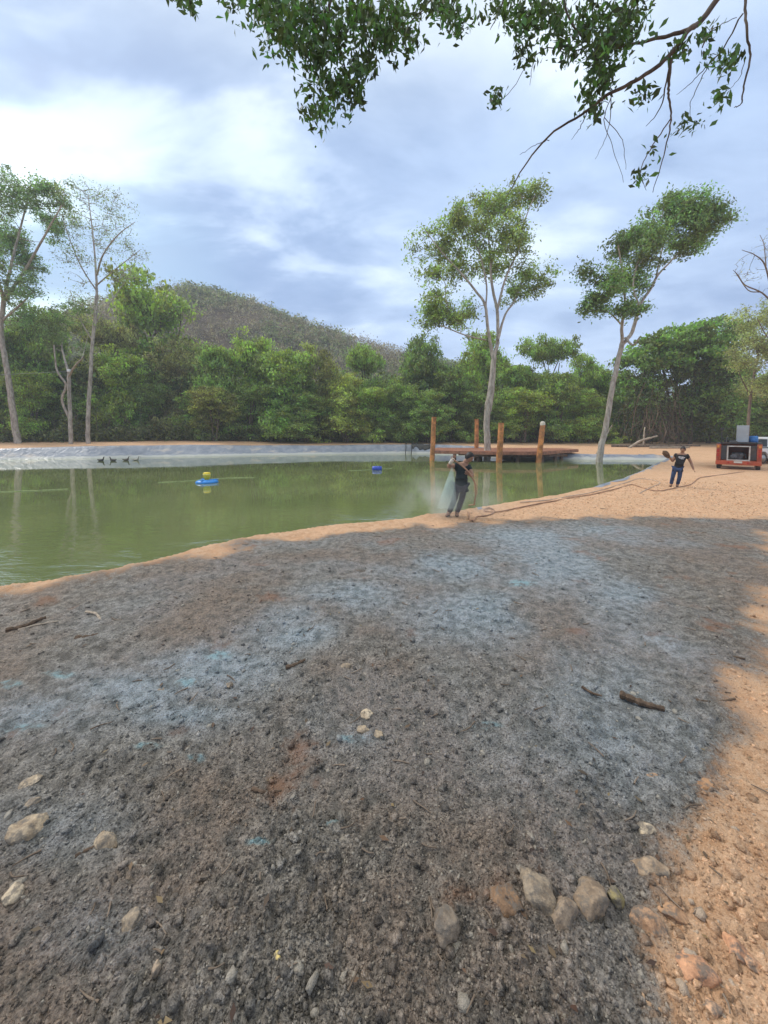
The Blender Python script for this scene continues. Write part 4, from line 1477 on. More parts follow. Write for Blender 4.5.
def build_people():
    # the worker with the hose, seen half from behind, twisting to his right over the spray
    P = dict(head=(0.37, -0.03, 1.44), neck=(0.27, 0.0, 1.31), chest=(0.22, 0.0, 1.13), waist=(0.19, 0.0, 0.93), pelvis=(0.18, 0.0, 0.79), shl=(0.08, -0.03, 1.25), ell=(-0.13, -0.16, 1.22), wrl=(-0.03, -0.26, 1.38),
             shr=(0.37, 0.03, 1.20), elr=(0.44, -0.10, 1.00), wrr=(0.36, -0.24, 1.06), hpl=(0.10, 0.0, 0.74), knl=(0.03, -0.04, 0.41), anl=(-0.10, 0.0, 0.08), tol=(-0.16, -0.14, 0.04),
             hpr=(0.26, 0.0, 0.74), knr=(0.20, 0.02, 0.41), anr=(0.09, 0.06, 0.08), tor=(0.10, -0.09, 0.04))
    root, g1, J = build_person(P, 453, 516.5, 'worker in dark shirt and grey trousers spraying from a hose at the water edge', GREY_PANTS, NAVY_CLOTH, (0.75, -0.5, -0.25),
                               [('wrl', 'ell', (1, 0, 0.3), 0.8), ('wrr', 'elr', (1, 0.3, 0), 0.8)])
    w = np.array(P['wrl']); e = np.array(P['ell'])
    d = (w - e) / np.linalg.norm(w - e)
    MB().tube(spline(np.array([w - d * 0.10, w - d * 0.02, w + d * 0.05]), 3), np.array([0.046, 0.044, 0.043, 0.045, 0.048, 0.046, 0.043]), 10).build('glove', PALE, root, True)
    # the one walking, in jeans
    SH = 0.10
    P = dict(head=(0.35, -0.03, 1.50), neck=(0.31, 0.0, 1.36), chest=(0.28, 0.0, 1.16), waist=(0.20, 0.0, 0.95), pelvis=(0.14, 0.0, 0.80), shl=(0.11, -0.02, 1.28), ell=(-0.01, -0.06, 1.02), wrl=(-0.09, -0.20, 1.20),
             shr=(0.47, 0.02, 1.26), elr=(0.56, 0.03, 1.00), wrr=(0.61, -0.05, 0.77), hpl=(0.05, 0.0, 0.75), knl=(-0.04, -0.13, 0.42), anl=(-0.12, -0.02, 0.10), tol=(-0.15, -0.16, 0.04),
             hpr=(0.22, 0.0, 0.75), knr=(0.17, -0.05, 0.41), anr=(0.08, 0.08, 0.09), tor=(0.06, -0.08, 0.04))
    root, g2, J = build_person(P, 675, 487, 'man in black printed t-shirt and blue jeans walking with a raised arm', JEANS, BLACK_CLOTH, (-0.1, -1, -0.05),
                               [('wrl', 'ell', (1, 0, 0.2), 0.9), ('wrr', 'elr', (0, 1, 0), 0.35)], shear=SH)
    # white chest print: a blurred mark, no readable words
    pr = MB()
    c = np.array(P['chest']) - [SH * P['chest'][2], 0, 0]
    dep = -0.150
    for x0, x1, z0, z1 in [(-0.10, -0.055, 0.015, 0.055), (-0.045, -0.005, 0.02, 0.05), (0.005, 0.05, 0.012, 0.048), (0.058, 0.10, 0.0, 0.03), (-0.07, 0.06, -0.02, -0.006), (-0.02, 0.08, -0.045, -0.03)]:
        V = []
        for t in (0, 0.5, 1):
            x = x0 + (x1 - x0) * t
            for z in (z0, z1):
                V.append((c[0] + x + z * 0.2, dep + 1.3 * x * x - 0.003 - z * 0.02, c[2] + z + 0.02))
        pr.add(V, [(0, 2, 3, 1), (2, 4, 5, 3)])
    pr.build('chest_print', simple('white print', (0.7, 0.7, 0.72), 0.8, var=0.1), root)
    # the brown sack he carries at his shoulder
    w = np.array(P['wrl']) - [SH * P['wrl'][2], 0, 0]
    bag = bpy.data.meshes.new('sack')
    bm = bmesh.new()
    bmesh.ops.create_icosphere(bm, subdivisions=3, radius=1)
    for v in bm.verts:
        q = v.co.copy()
        k = 1 + 0.10 * math.sin(q.x * 7 + q.z * 3) * math.cos(q.y * 6)
        v.co = Vector((q.x * 0.10 * k, q.y * 0.10 * k, q.z * (0.19 if q.z > 0 else 0.16) * k))
        if q.z > 0.8:
            v.co.x *= 0.8
    bm.to_mesh(bag); bm.free()
    o = link('sack', bag, simple('brown sack', (0.10, 0.055, 0.028), 0.85, var=0.5, scale=14, bump=0.4), None, True)
    M = Matrix.Translation(Vector(tuple(g2))) @ Matrix.Rotation(-math.atan2(g2[0], g2[1]), 4, 'Z')
    o.location = M @ Vector((w[0] - 0.10, w[1] - 0.06, w[2] + 0.10))
    o.rotation_euler = (0.2, -0.6, -math.atan2(g2[0], g2[1]))
    set_props(o, 'dark brown sack held up at the shoulder of the man in jeans', 'sack')
    return g1, g2


G1, G2 = build_people()


# ------------------------------------------------------------------ hose, spray
def ground_path(px, up=0.02):
    P = np.array([ground_hit(a, b) for a, b in px])
    P = spline(P, 8)
    P[:, 2] = terrain(P[:, 0], P[:, 1]) + up
    return P


def build_hoses():
    hm = simple('hose rubber', (0.36, 0.20, 0.12), 0.6, var=0.3, scale=2.0)
    a = math.atan2(G1[0], G1[1])
    M = Matrix.Translation(Vector(tuple(G1))) @ Matrix.Rotation(-a, 4, 'Z')
    hand = [M @ Vector(p) for p in [(-0.03, -0.30, 1.42), (0.12, -0.30, 1.32), (0.36, -0.30, 1.10), (0.52, -0.16, 0.75), (0.50, 0.05, 0.3)]]
    gpth = ground_path([(463, 506), (468, 513), (478, 517), (490, 515.5), (494, 511), (489, 508.5), (484, 511), (498, 512.5), (520, 508), (545, 503), (575, 497.5), (600, 493), (620, 488), (632, 485), (645, 489), (662, 491), (690, 485), (700, 478), (722, 475), (744, 472)])
    P = np.vstack([spline(np.array([tuple(p) for p in hand]), 6), gpth])
    o = MB().tube(P, 0.018, 8).build('hose', hm, None, True)
    set_props(o, 'long brown hose winding from the worker across the sand to the trailer', 'hose')
    P = ground_path([(520, 503), (548, 500.5), (580, 495), (606, 489), (622, 484), (640, 479), (660, 483), (640, 495), (690, 494)], 0.018)
    o = MB().tube(P[:-9], 0.013, 8).build('hose', simple('pale hose', (0.46, 0.36, 0.28), 0.6, var=0.2), None, True)
    set_props(o, 'thin pale hose lying on the sand along the near bank', 'hose')
    # fan of spray and the mist it raises
    m = bpy.data.materials.new('spray')
    m.use_nodes = True
    t = NT(m.node_tree)
    out = t.n('ShaderNodeOutputMaterial')
    pos = t.n('ShaderNodeNewGeometry').outputs['Position']
    n = t.noise(t.mapping(pos, (1, 1, 0.45)), 6.0, 4, 0.6)
    v = t.n('ShaderNodeVolumePrincipled', {'Color': (0.80, 0.95, 0.90), 'Density': t.math('MULTIPLY', t.ramp(n, 0.3, 0.65, 0.55, 1.3), t.ramp(t.n('ShaderNodeSeparateXYZ', {0: t.n('ShaderNodeTexCoord').outputs['Object']}).outputs[2], 0.30, 0.85, 2.2, 11.0)), 'Anisotropy': 0.1})
    t.put(out, 'Volume', v)
    nz = np.array([-0.03, -0.30, 1.22])
    V = [nz + [0.0, 0, 0.05]]; F = []
    N = 14
    rows = [(0.10, 0.05), (0.35, 0.11), (0.7, 0.185), (1.0, 0.25)]
    for k, (tt, r) in enumerate(rows):
        c = nz * (1 - tt) + np.array([-0.14, -0.28, 0.24]) * tt
        for i in range(N):
            an = 2 * math.pi * i / N
            V.append(c + np.array([r * math.cos(an), 0.5 * r * math.sin(an), 0.02 * math.sin(5 * an) * tt]))
    for i in range(N):
        F.append((0, 1 + i, 1 + (i + 1) % N))
    for k in range(len(rows) - 1):
        for i in range(N):
            F.append((1 + k * N + i, 1 + (k + 1) * N + i, 1 + (k + 1) * N + (i + 1) % N, 1 + k * N + (i + 1) % N))
    F.append(tuple(1 + (len(rows) - 1) * N + i for i in range(N)))
    mb = MB().add(V, F)
    o = mb.build('water_spray', m, None, True)
    o.location = tuple(G1); o.rotation_euler = (0, 0, -a)
    set_props(o, 'pale greenish fan of spray falling from the raised hand of the worker', 'spray', kind='stuff')
    m2 = bpy.data.materials.new('mist')
    m2.use_nodes = True
    t = NT(m2.node_tree)
    out = t.n('ShaderNodeOutputMaterial')
    tc = t.n('ShaderNodeTexCoord').outputs['Object']
    pos = t.n('ShaderNodeNewGeometry').outputs['Position']
    ln = t.n('ShaderNodeVectorMath', {0: tc}, operation='LENGTH').outputs['Value']
    fall = t.ramp(ln, 1.0, 0.15)
    d = t.math('MULTIPLY', fall, t.ramp(t.noise(pos, 1.6, 4, 0.6), 0.36, 0.7))
    v = t.n('ShaderNodeVolumePrincipled', {'Color': (0.93, 0.93, 0.88), 'Density': t.math('MULTIPLY', d, 0.95)})
    t.put(out, 'Volume', v)
    bm = bmesh.new(); bmesh.ops.create_icosphere(bm, subdivisions=3, radius=1)
    me = bpy.data.meshes.new('spray_mist'); bm.to_mesh(me); bm.free()
    o = link('spray_mist', me, m2)
    o.location = (G1[0] - 0.05, G1[1] + 0.25, G1[2] + 0.35); o.scale = (1.7, 1.1, 0.95)
    set_props(o, 'thin mist of spray drifting around the legs of the worker', 'mist', kind='stuff')


build_hoses()


# ------------------------------------------------------------------ trailer and pickup
def build_trailer():
    red = simple('red paint', (0.40, 0.075, 0.03), 0.5, var=0.25, scale=2.5, dirt=(0.36, 0.19, 0.11), bump=0.05)
    black = simple('black panel', (0.035, 0.035, 0.038), 0.6, var=0.3, scale=3, dirt=(0.12, 0.08, 0.055))
    silver = simple('silver frame', (0.50, 0.49, 0.46), 0.45, var=0.2, metal=0.3, dirt=(0.33, 0.2, 0.12))
    rubber = simple('tyre rubber', (0.025, 0.024, 0.024), 0.85, var=0.3, dirt=(0.20, 0.11, 0.06))
    grey = simple('grey cabinet', (0.34, 0.38, 0.41), 0.55, var=0.1, scale=2)
    lamp = simple('tail lamp', (0.38, 0.03, 0.018), 0.25, var=0.1)
    amber = simple('amber lamp', (0.60, 0.24, 0.04), 0.3, var=0.1)
    blue = simple('blue plastic', (0.03, 0.16, 0.42), 0.45, var=0.2)
    engine = simple('engine metal', (0.13, 0.13, 0.13), 0.45, metal=0.5, var=0.5, scale=10)
    p = at(738, 462, 22.0)
    a = math.atan2(p[0], p[1])
    z = gz(p[0], p[1])
    root = empty('equipment_trailer', (p[0], p[1], z), 'red trailer carrying spraying machinery in an open silver-framed rear bay', 'trailer', rz=-a)
    b = MB()
    b.box((0, 1.45, 0.48), (1.5, 2.85, 0.16), bev=0.01)
    b.box((-0.88, 1.45, 1.02), (0.22, 2.9, 1.02), bev=0.04)
    b.box((0.88, 1.45, 1.02), (0.22, 2.9, 1.02), bev=0.04)
    b.box((0, 2.85, 1.02), (1.53, 0.08, 1.0), bev=0.01)
    for s in (-1, 1):
        for zz in (0.74, 0.99, 1.24):
            b.box((s * 0.88, -0.012, zz), (0.19, 0.03, 0.035))
    b.build('body', red, root)
    MB().box((0, -0.03, 0.40), (2.0, 0.14, 0.25), bev=0.03).build('bumper', red, root)
    for s in (-1, 1):
        l = MB().box((s * 0.90, -0.03, 0.86), (0.12, 0.05, 0.2), bev=0.02).box((s * 0.90, -0.03, 1.12), (0.12, 0.05, 0.16), bev=0.02).build('tail_light', lamp, root)
        MB().box((s * 0.90, -0.03, 1.37), (0.11, 0.05, 0.14), bev=0.02).build('indicator_light', amber, root)
        MB().box((s * 0.64, 0.02, 1.02), (0.25, 0.06, 0.84), bev=0.01).build('rear_panel', black, root)
        MB().lathe([(0.05, 0), (0.05, 0.03), (0.03, 0.036)], 14, (s * 0.42, -0.098, 0.42), Matrix.Rotation(R(90), 4, 'X')).build('reflector', lamp, root)
    f = MB()
    for s in (-1, 1):
        f.box((s * 0.475, -0.01, 0.98), (0.07, 0.1, 0.90), bev=0.008)
    f.box((0, -0.01, 1.395), (0.88, 0.1, 0.07), bev=0.008).box((0, -0.01, 0.565), (0.88, 0.1, 0.07), bev=0.008)
    f.build('bay_frame', silver, root)
    MB().box((0, -0.11, 0.455), (0.36, 0.012, 0.12), bev=0.004).build('number_plate', simple('pale plate', (0.55, 0.53, 0.47), 0.5, var=0.1), root)
    e = MB().box((-0.05, 0.75, 0.80), (0.5, 0.6, 0.38), bev=0.04)
    e.lathe([(0.16, 0), (0.17, 0.04), (0.17, 0.10), (0.05, 0.12)], 18, (-0.22, 0.45, 0.74), Matrix.Rotation(R(90), 4, 'X'))
    e.lathe([(0.09, 0), (0.10, 0.03), (0.10, 0.08), (0.03, 0.1)], 16, (0.16, 0.46, 0.86), Matrix.Rotation(R(90), 4, 'X'))
    e.tube(spline(np.array([(0.2, 0.6, 1.0), (0.3, 0.5, 0.9), (0.34, 0.45, 0.7)]), 4), 0.03, 8)
    e.tube(spline(np.array([(-0.3, 0.5, 0.9), (-0.1, 0.4, 1.0), (0.1, 0.5, 1.02)]), 4), 0.025, 8)
    e.build('engine', engine, root)
    MB().box((0, 1.4, 1.56), (2.0, 2.75, 0.07), bev=0.01).box((0, 0.0, 1.61), (1.55, 0.05, 0.07)).build('deck', black, root)
    for s in (-1, 1):
        for yy in (0.5, 2.2):
            w = MB().lathe([(0.20, -0.1), (0.27, -0.1), (0.30, -0.07), (0.30, 0.07), (0.27, 0.1), (0.20, 0.1)], 24, (s * 0.86, yy, 0.30), Matrix.Rotation(R(90), 4, 'Y')).build('wheel', rubber, root, True)
            MB().lathe([(0.19, -0.104), (0.17, -0.08), (0.06, -0.08), (0.05, -0.11), (0.05, 0.11), (0.06, 0.08), (0.17, 0.08), (0.19, 0.104)], 20, (s * 0.86, yy, 0.30), Matrix.Rotation(R(90), 4, 'Y')).build('rim', silver, w, True)
    m = MB().tube([(-0.78, 0.35, 1.59), (-0.78, 0.35, 2.36)], 0.03, 10)
    m = m.build('mast', black, root)
    MB().box((-0.78, 0.33, 2.44), (0.20, 0.12, 0.14), bev=0.02).build('work_lamp', black, m)
    MB().box((0, 3.35, 0.45), (0.08, 1.0, 0.09)).box((0.0, 3.86, 0.47), (0.1, 0.14, 0.12), bev=0.03).build('drawbar', black, root)
    k = MB()
    for q in range(5):
        an = np.linspace(0, 2 * math.pi, 25)
        k.tube(np.stack([-0.42 + (0.20 + 0.012 * q) * np.cos(an), 1.0 + (0.20 + 0.012 * q) * np.sin(an), np.full(25, 1.62 + 0.03 * q)], 1), 0.018, 6, cap=False)
    k.build('hose_coil', black, root, True)
    MB().tube(spline(np.array([(-0.55, 0.35, 1.59), (-0.55, 0.35, 1.86), (-0.50, 0.30, 1.93)]), 4), 0.035, 10).build('exhaust', engine, root, True)
    MB().box((-0.25, 0.25, 1.66), (0.36, 0.26, 0.13), bev=0.02).build('tool_box', engine, root)
    M = Matrix.Translation(Vector((p[0], p[1], z))) @ Matrix.Rotation(-a, 4, 'Z')
    c = MB().box((0, 0, 0.53), (0.54, 0.5, 1.04), bev=0.012).box((0, -0.256, 0.53), (0.47, 0.016, 0.95), bev=0.004)
    r = empty('cabinet', M @ Vector((0.14, 0.55, 1.595)), 'tall plain grey metal cabinet standing on top of the red trailer', 'cabinet', rz=-a)
    c.build('case', grey, r)
    MB().box((0.19, -0.275, 0.55), (0.02, 0.025, 0.14), bev=0.005).build('handle', silver, r)
    r = empty('barrel', M @ Vector((0.62, 0.7, 1.595)), 'small blue plastic barrel beside the grey cabinet on the trailer', 'barrel', rz=-a)
    MB().lathe([(0.17, 0), (0.2, 0.03), (0.205, 0.14), (0.215, 0.17), (0.205, 0.2), (0.2, 0.36), (0.17, 0.42)], 20).build('drum', blue, r, True)
    MB().lathe([(0.05, 0.42), (0.05, 0.45), (0.03, 0.455)], 12, (0.07, 0, 0)).build('cap', black, r, True)


build_trailer()


def build_pickup():
    white = simple('white paint', (0.72, 0.72, 0.70), 0.35, var=0.05, scale=1.5, dirt=(0.50, 0.36, 0.26))
    glass = simple('dark glass', (0.035, 0.045, 0.055), 0.08, var=0.1, spec=0.6)
    black = simple('black trim', (0.03, 0.03, 0.03), 0.7, var=0.2)
    rubber = simple('tyre rubber', (0.025, 0.024, 0.024), 0.85)
    rim_m = simple('wheel rim', (0.35, 0.35, 0.35), 0.4, metal=0.6, var=0.1)
    lamp = simple('tail lamp', (0.38, 0.03, 0.018), 0.25)
    x0, y0 = 27.5, 26.7
    z = gz(x0, y0)
    root = empty('pickup_truck', (x0, y0, z), 'dusty white double-cab pickup truck parked beyond the red trailer', 'pickup truck', rz=R(14))
    root.scale = (1.13, 1.13, 1.13)
    # local: x forward, y to its left
    def arc(cx, r=0.42, n=9):
        return [(cx + r * math.cos(math.pi * (1 - i / (n - 1))), 0.36 + r * math.sin(math.pi * i / (n - 1))) for i in range(n)]
    low = [(-2.6, 0.42), (-2.6, 0.98), (2.35, 0.98), (2.58, 0.80), (2.6, 0.42)] + [(2.1, 0.36)] + arc(1.65)[::-1] + arc(-1.5)[::-1] + [(-2.1, 0.36)]
    b = MB()
    b.prism(low, 'y', -0.88, 0.88)
    b.prism([(1.0, 0.97), (2.3, 0.97), (2.2, 1.04), (1.05, 1.08)], 'y', -0.82, 0.82)
    b.build('body', white, root, bevel=0.025)
    cab = MB()
    S0 = [(-0.95, 0.97), (1.1, 0.97), (0.35, 1.60), (0.2, 1.66), (-0.6, 1.66), (-0.72, 1.60)]
    V = [(x, s * (0.86 if zz < 1.2 else 0.70), zz) for s in (-1, 1) for x, zz in S0]
    n = len(S0)
    cab.add(V, [(i, (i + 1) % n, n + (i + 1) % n, n + i) for i in range(n)] + [tuple(range(n))[::-1], tuple(range(n, 2 * n))])
    cab.build('cab', white, root, bevel=0.02)

    def side(xa, za, xb, zb, xc, zc, xd, zd, s):
        def yy(zz):
            return s * (0.86 - 0.16 * (zz - 0.97) / 0.63 + 0.006)
        return [(xa, yy(za), za), (xb, yy(zb), zb), (xc, yy(zc), zc), (xd, yy(zd), zd)]
    for s in (-1, 1):
        for q in [(-0.82, 1.04, -0.14, 1.04, -0.14, 1.54, -0.66, 1.54), (-0.05, 1.04, 0.86, 1.04, 0.32, 1.54, -0.05, 1.54)]:
            MB().add(side(*q, s), [(0, 1, 2, 3)]).build('side_window', glass, root)
        d = MB().box((0.35, s * 0.884, 0.72), (0.92, 0.012, 0.48), bev=0.004).build('door', white, root)
        MB().box((0.02, s * 0.90, 0.86), (0.16, 0.03, 0.03), bev=0.008).build('handle', black, d)
        d = MB().box((-0.52, s * 0.884, 0.72), (0.74, 0.012, 0.48), bev=0.004).build('door', white, root)
        MB().box((-0.78, s * 0.90, 0.86), (0.14, 0.03, 0.03), bev=0.008).build('handle', black, d)
        MB().box((0.86, s * 0.98, 1.08), (0.10, 0.18, 0.14), bev=0.03).build('mirror', black, root)
        MB().box((-2.57, s * 0.80, 0.80), (0.10, 0.14, 0.3), bev=0.02).build('tail_light', lamp, root)
        MB().box((2.54, s * 0.68, 0.76), (0.12, 0.3, 0.16), bev=0.03).build('headlight', simple('lamp glass', (0.6, 0.62, 0.64), 0.15, var=0.05), root)
        MB().box((-1.78, s * 0.80, 1.01), (1.60, 0.10, 0.07), bev=0.01).build('bed_rail', black, root)
    V = [(-0.957 + 0.006, -0.66, 1.06), (-0.951, 0.66, 1.06), (-0.75, 0.58, 1.55), (-0.75, -0.58, 1.55)]
    V = [(x - 0.012 - (zz - 1.06) * 0.0 - (0.0), yv, zz) for x, yv, zz in [(-0.915, -0.70, 1.06), (-0.915, 0.70, 1.06), (-0.745, 0.60, 1.53), (-0.745, -0.60, 1.53)]]
    MB().add(V, [(0, 1, 2, 3)]).build('rear_window', glass, root)
    V = [(1.02, -0.74, 1.05), (1.02, 0.74, 1.05), (0.45, 0.64, 1.53), (0.45, -0.64, 1.53)]
    MB().add([(x + 0.01, yv, zz + 0.01) for x, yv, zz in V], [(0, 1, 2, 3)]).build('windscreen', glass, root)
    MB().box((-2.66, 0, 0.52), (0.14, 1.7, 0.18), bev=0.03).build('rear_bumper', black, root)
    MB().box((2.63, 0, 0.50), (0.16, 1.74, 0.22), bev=0.04).build('front_bumper', black, root)
    for cx in (-1.5, 1.65):
        for s in (-1, 1):
            w = MB().lathe([(0.22, -0.11), (0.33, -0.11), (0.365, -0.08), (0.365, 0.08), (0.33, 0.11), (0.22, 0.11)], 26, (cx, s * 0.76, 0.365), Matrix.Rotation(R(90), 4, 'X')).build('wheel', rubber, root, True)
            MB().lathe([(0.215, -0.112), (0.19, -0.08), (0.07, -0.09), (0.06, -0.12), (0.06, 0.12), (0.07, 0.09), (0.19, 0.08), (0.215, 0.112)], 20, (cx, s * 0.76, 0.365), Matrix.Rotation(R(90), 4, 'X')).build('rim', rim_m, w, True)


build_pickup()


# ------------------------------------------------------------------ things on and by the water
def build_pond_things():
    blue = simple('blue float', (0.02, 0.22, 0.62), 0.4, var=0.15)
    yel = simple('yellow motor', (0.75, 0.55, 0.03), 0.45, var=0.15)
    p = gp(207, 482.5, WATER_Z)
    root = empty('floating_aerator', p, 'round blue float with a yellow motor on top in the middle of the pond', 'aerator')
    f = MB().lathe([(0.20, -0.06), (0.40, -0.08), (0.50, -0.01), (0.50, 0.05), (0.42, 0.11), (0.24, 0.14)], 28).build('float', blue, root, True)
    for k in range(3):
        q = k * 2.094 + 0.4
        MB().box((0.33 * math.cos(q), 0.33 * math.sin(q), 0.14), (0.36, 0.05, 0.03), rz=q).build('arm', blue, root)
    m = MB().lathe([(0.11, 0.13), (0.12, 0.17), (0.12, 0.22), (0.16, 0.24), (0.165, 0.42), (0.15, 0.47), (0.07, 0.49)], 20).build('motor', yel, root, True)
    MB().lathe([(0.175, 0.375), (0.175, 0.40)], 20).build('band', simple('pale yellow', (0.8, 0.75, 0.35), 0.5), m)
    p = gp(377, 470, WATER_Z)
    root = empty('float_barrel', p, 'blue barrel floating on its side near the far bank', 'barrel', rz=0.15)
    MB().lathe([(0.12, -0.30), (0.17, -0.29), (0.18, -0.12), (0.19, -0.10), (0.18, -0.08), (0.18, 0.08), (0.19, 0.10), (0.18, 0.12), (0.17, 0.29), (0.12, 0.30)], 20, (0, 0, 0.07), Matrix.Rotation(R(90), 4, 'Y')).build('drum', simple('barrel blue', (0.03, 0.07, 0.42), 0.4, var=0.15), root, True)
    MB().lathe([(0.035, 0), (0.035, 0.03)], 10, (0.301, 0, 0.13), Matrix.Rotation(R(90), 4, 'Y')).build('bung', simple('white cap', (0.6, 0.6, 0.6), 0.5), root)
    rope = simple('floating rope', (0.30, 0.36, 0.15), 0.8, var=0.2)
    for pts, lab in [([(158, 482.5), (180, 481.5), (206, 479.5), (230, 478), (256, 477.5)], 'pale rope floating on both sides of the yellow and blue aerator'),
                     ([(-20, 493), (10, 491.5), (40, 490.5), (68, 489)], 'pale rope on the water at the left edge of the pond'),
                     ([(348, 470.5), (362, 470.2), (377, 469.3), (392, 468.3)], 'short rope tied to the blue barrel on the water')]:
        P = spline(np.array([gp(a, b, WATER_Z + 0.012) for a, b in pts]), 8)
        set_props(MB().tube(P, 0.022, 6).build('rope', rope, None, True), lab, 'rope')
    # ducks
    for px, py, col, face, lab in [(101, 461, (0.05, 0.04, 0.035), 1, 'dark duck at the far bank, leftmost of the four ducks'), (113, 461, (0.06, 0.05, 0.04), -1, 'dark brown duck second from the left at the far bank'),
                                   (126, 460.6, (0.12, 0.10, 0.08), 1, 'brown duck with head raised between the dark and the pale duck'), (136, 460.5, (0.40, 0.36, 0.30), 1, 'pale duck rightmost of the four at the far bank')]:
        p = gp(px, py, WATER_Z)
        J = {'body': (0, 0, 0.06, 0.13, 0.11), 'rump': (-0.2, 0, 0.09, 0.09, 0.08), 'tail': (-0.36, 0, 0.16, 0.03, 0.02), 'breast': (0.17, 0, 0.10, 0.10, 0.10), 'neck': (0.24, 0, 0.24, 0.045), 'nape': (0.25, 0, 0.34, 0.04), 'head': (0.30, 0, 0.38, 0.05), 'muzzle': (0.37, 0, 0.365, 0.028, 0.018)}
        me = skin_mesh('duck', J, [('body', 'rump'), ('rump', 'tail'), ('body', 'breast'), ('breast', 'neck'), ('neck', 'nape'), ('nape', 'head'), ('head', 'muzzle')], None, None)
        o = link('duck', me, simple('feather %.2f' % col[0], col, 0.8, var=0.35, scale=12), None, True)
        o.location = tuple(p); o.rotation_euler = (0, 0, 0 if face > 0 else math.pi)
        o.scale = (0.9, 0.9, 0.9)
        set_props(o, lab, 'duck', 'ducks by the far bank')
        b = MB().box((0.43, 0, 0.36), (0.08, 0.045, 0.02), bev=0.008).build('bill', simple('bill', (0.35, 0.2, 0.05), 0.6), o)
    # black sheet bunched on the far bank
    rng = np.random.default_rng(12)
    us = np.linspace(0, 1, 70); rows = []
    for k, v in enumerate(np.linspace(-1, 1, 9)):
        L = []
        for u in us:
            q = ground_hit(332 + 98 * u, 449.2 - 0.7 * math.sin(u * 5))
            wid = 0.25 + 0.8 * (fbm([u * 9], [2.0], 1.0, 3)[0]) * math.sin(math.pi * min(max(u, 0.02), 0.98))
            L.append((q[0], q[1] + v * wid * 1.1 - 0.2 * math.sin(9 * u), 0))
        L = np.array(L)
        L[:, 2] = terrain(L[:, 0], L[:, 1]) + 0.05 + 0.30 * fbm(L[:, 0] * 2.2, L[:, 1] * 2.2, 1.0, 3) * (1 - v * v)
        rows.append(L)
    V = np.concatenate(rows); n = len(us)
    F = [(r * n + i, r * n + i + 1, (r + 1) * n + i + 1, (r + 1) * n + i) for r in range(8) for i in range(n - 1)]
    o = MB().add(V, F).build('tarp', simple('black plastic', (0.012, 0.012, 0.014), 0.35, var=0.2), None, True)
    o.modifiers.new('thick', 'SOLIDIFY').thickness = 0.01
    set_props(o, 'black plastic sheet bunched along the top of the far bank', 'plastic sheet')
    # cable on the left trees
    a0 = at(-90, 377, 40); a1 = at(69, 371, 39.0)
    P = [a0 * (1 - t) + a1 * t - np.array([0, 0, 0.5 * t * (1 - t)]) for t in np.linspace(0, 1, 16)]
    set_props(MB().tube(P, 0.018, 6).build('cable', simple('cable', (0.25, 0.25, 0.25), 0.6), None, True), 'thin grey cable strung to the forked tree at left', 'cable')
    root = empty('junction_box', a1 + [0.02, -0.05, -0.1], 'small white electrical box fixed to the forked tree', 'junction box')
    w = simple('white plastic', (0.75, 0.75, 0.73), 0.4, var=0.05)
    MB().box((0, 0, 0.14), (0.30, 0.16, 0.28), bev=0.02).build('case', w, root)
    MB().box((0, -0.09, 0.14), (0.26, 0.03, 0.24), bev=0.01).build('lid', w, root)


build_pond_things()


def build_logs():
    wood = BARK_BROWN
    pale = simple('dead wood', (0.36, 0.29, 0.22), 0.9, var=0.3, scale=3, bump=0.3)
    for pts, r, mt, lab, Y in [([(612, 443.5), (640, 442.5), (668, 442), (700, 442.5)], 0.16, wood, 'long brown fallen log lying along the forest edge', 41), ([(628, 444), (640, 441), (652, 437.5), (657, 436)], 0.13, pale, 'pale dead branch leaning over the fallen log', 40),
                               ([(650, 444), (680, 443.5), (690, 441)], 0.12, pale, 'short pale log in front of the vine-covered tree', 39.5), ([(596, 448), (604, 440), (612, 425)], 0.05, pale, 'thin dead pole leaning beside the leaning tree trunk', 34),
                               ([(643.5, 444), (644, 434), (645, 427)], 0.09, pale, 'upright broken dead stem under the vines', 41.5)]:
        P = np.array([at(a, b, Y + 0.25 * i) for i, (a, b) in enumerate(pts)])
        g = terrain(P[:, 0], P[:, 1])
        if 'leaning' in lab or 'upright' in lab:
            P[0][2] = g[0] - 0.1
            P[1:, 2] = np.maximum(P[1:, 2], g[1:] + 0.3)
        else:
            P[:, 2] = g + r * 0.8
        sp = spline(P, 5)
        rr = np.linspace(r, r * 0.6, len(sp)) * (1 + 0.12 * np.sin(np.arange(len(sp)) * 1.7))
        set_props(MB().tube(sp, rr, 9).build('log', mt, None, True), lab, 'log')


build_logs()


# ------------------------------------------------------------------ stones, sticks, gravel
def rock_mesh(name, seed, sub=4, sharp=0.35):
    rng = np.random.default_rng(seed)
    bm = bmesh.new()
    bmesh.ops.create_icosphere(bm, subdivisions=sub, radius=1)
    N = rng.normal(size=(11, 3)); N /= np.linalg.norm(N, axis=1)[:, None]
    D = rng.uniform(0.58, 0.90, 11)
    off = Vector(tuple(rng.uniform(-50, 50, 3)))
    for v in bm.verts:
        p = np.array(v.co)
        for n_, d_ in zip(N, D):
            k = p @ n_
            if k > d_:
                p = p - n_ * (k - d_) * 0.92
        q = Vector(tuple(p))
        v.co = q * (1 + 0.16 * mnoise.noise(q * 1.5 + off) + 0.09 * mnoise.noise(q * 4.0 + off) + 0.05 * mnoise.noise(q * 9.0 + off))
    me = bpy.data.meshes.new(name)
    bm.to_mesh(me); bm.free()
    return me


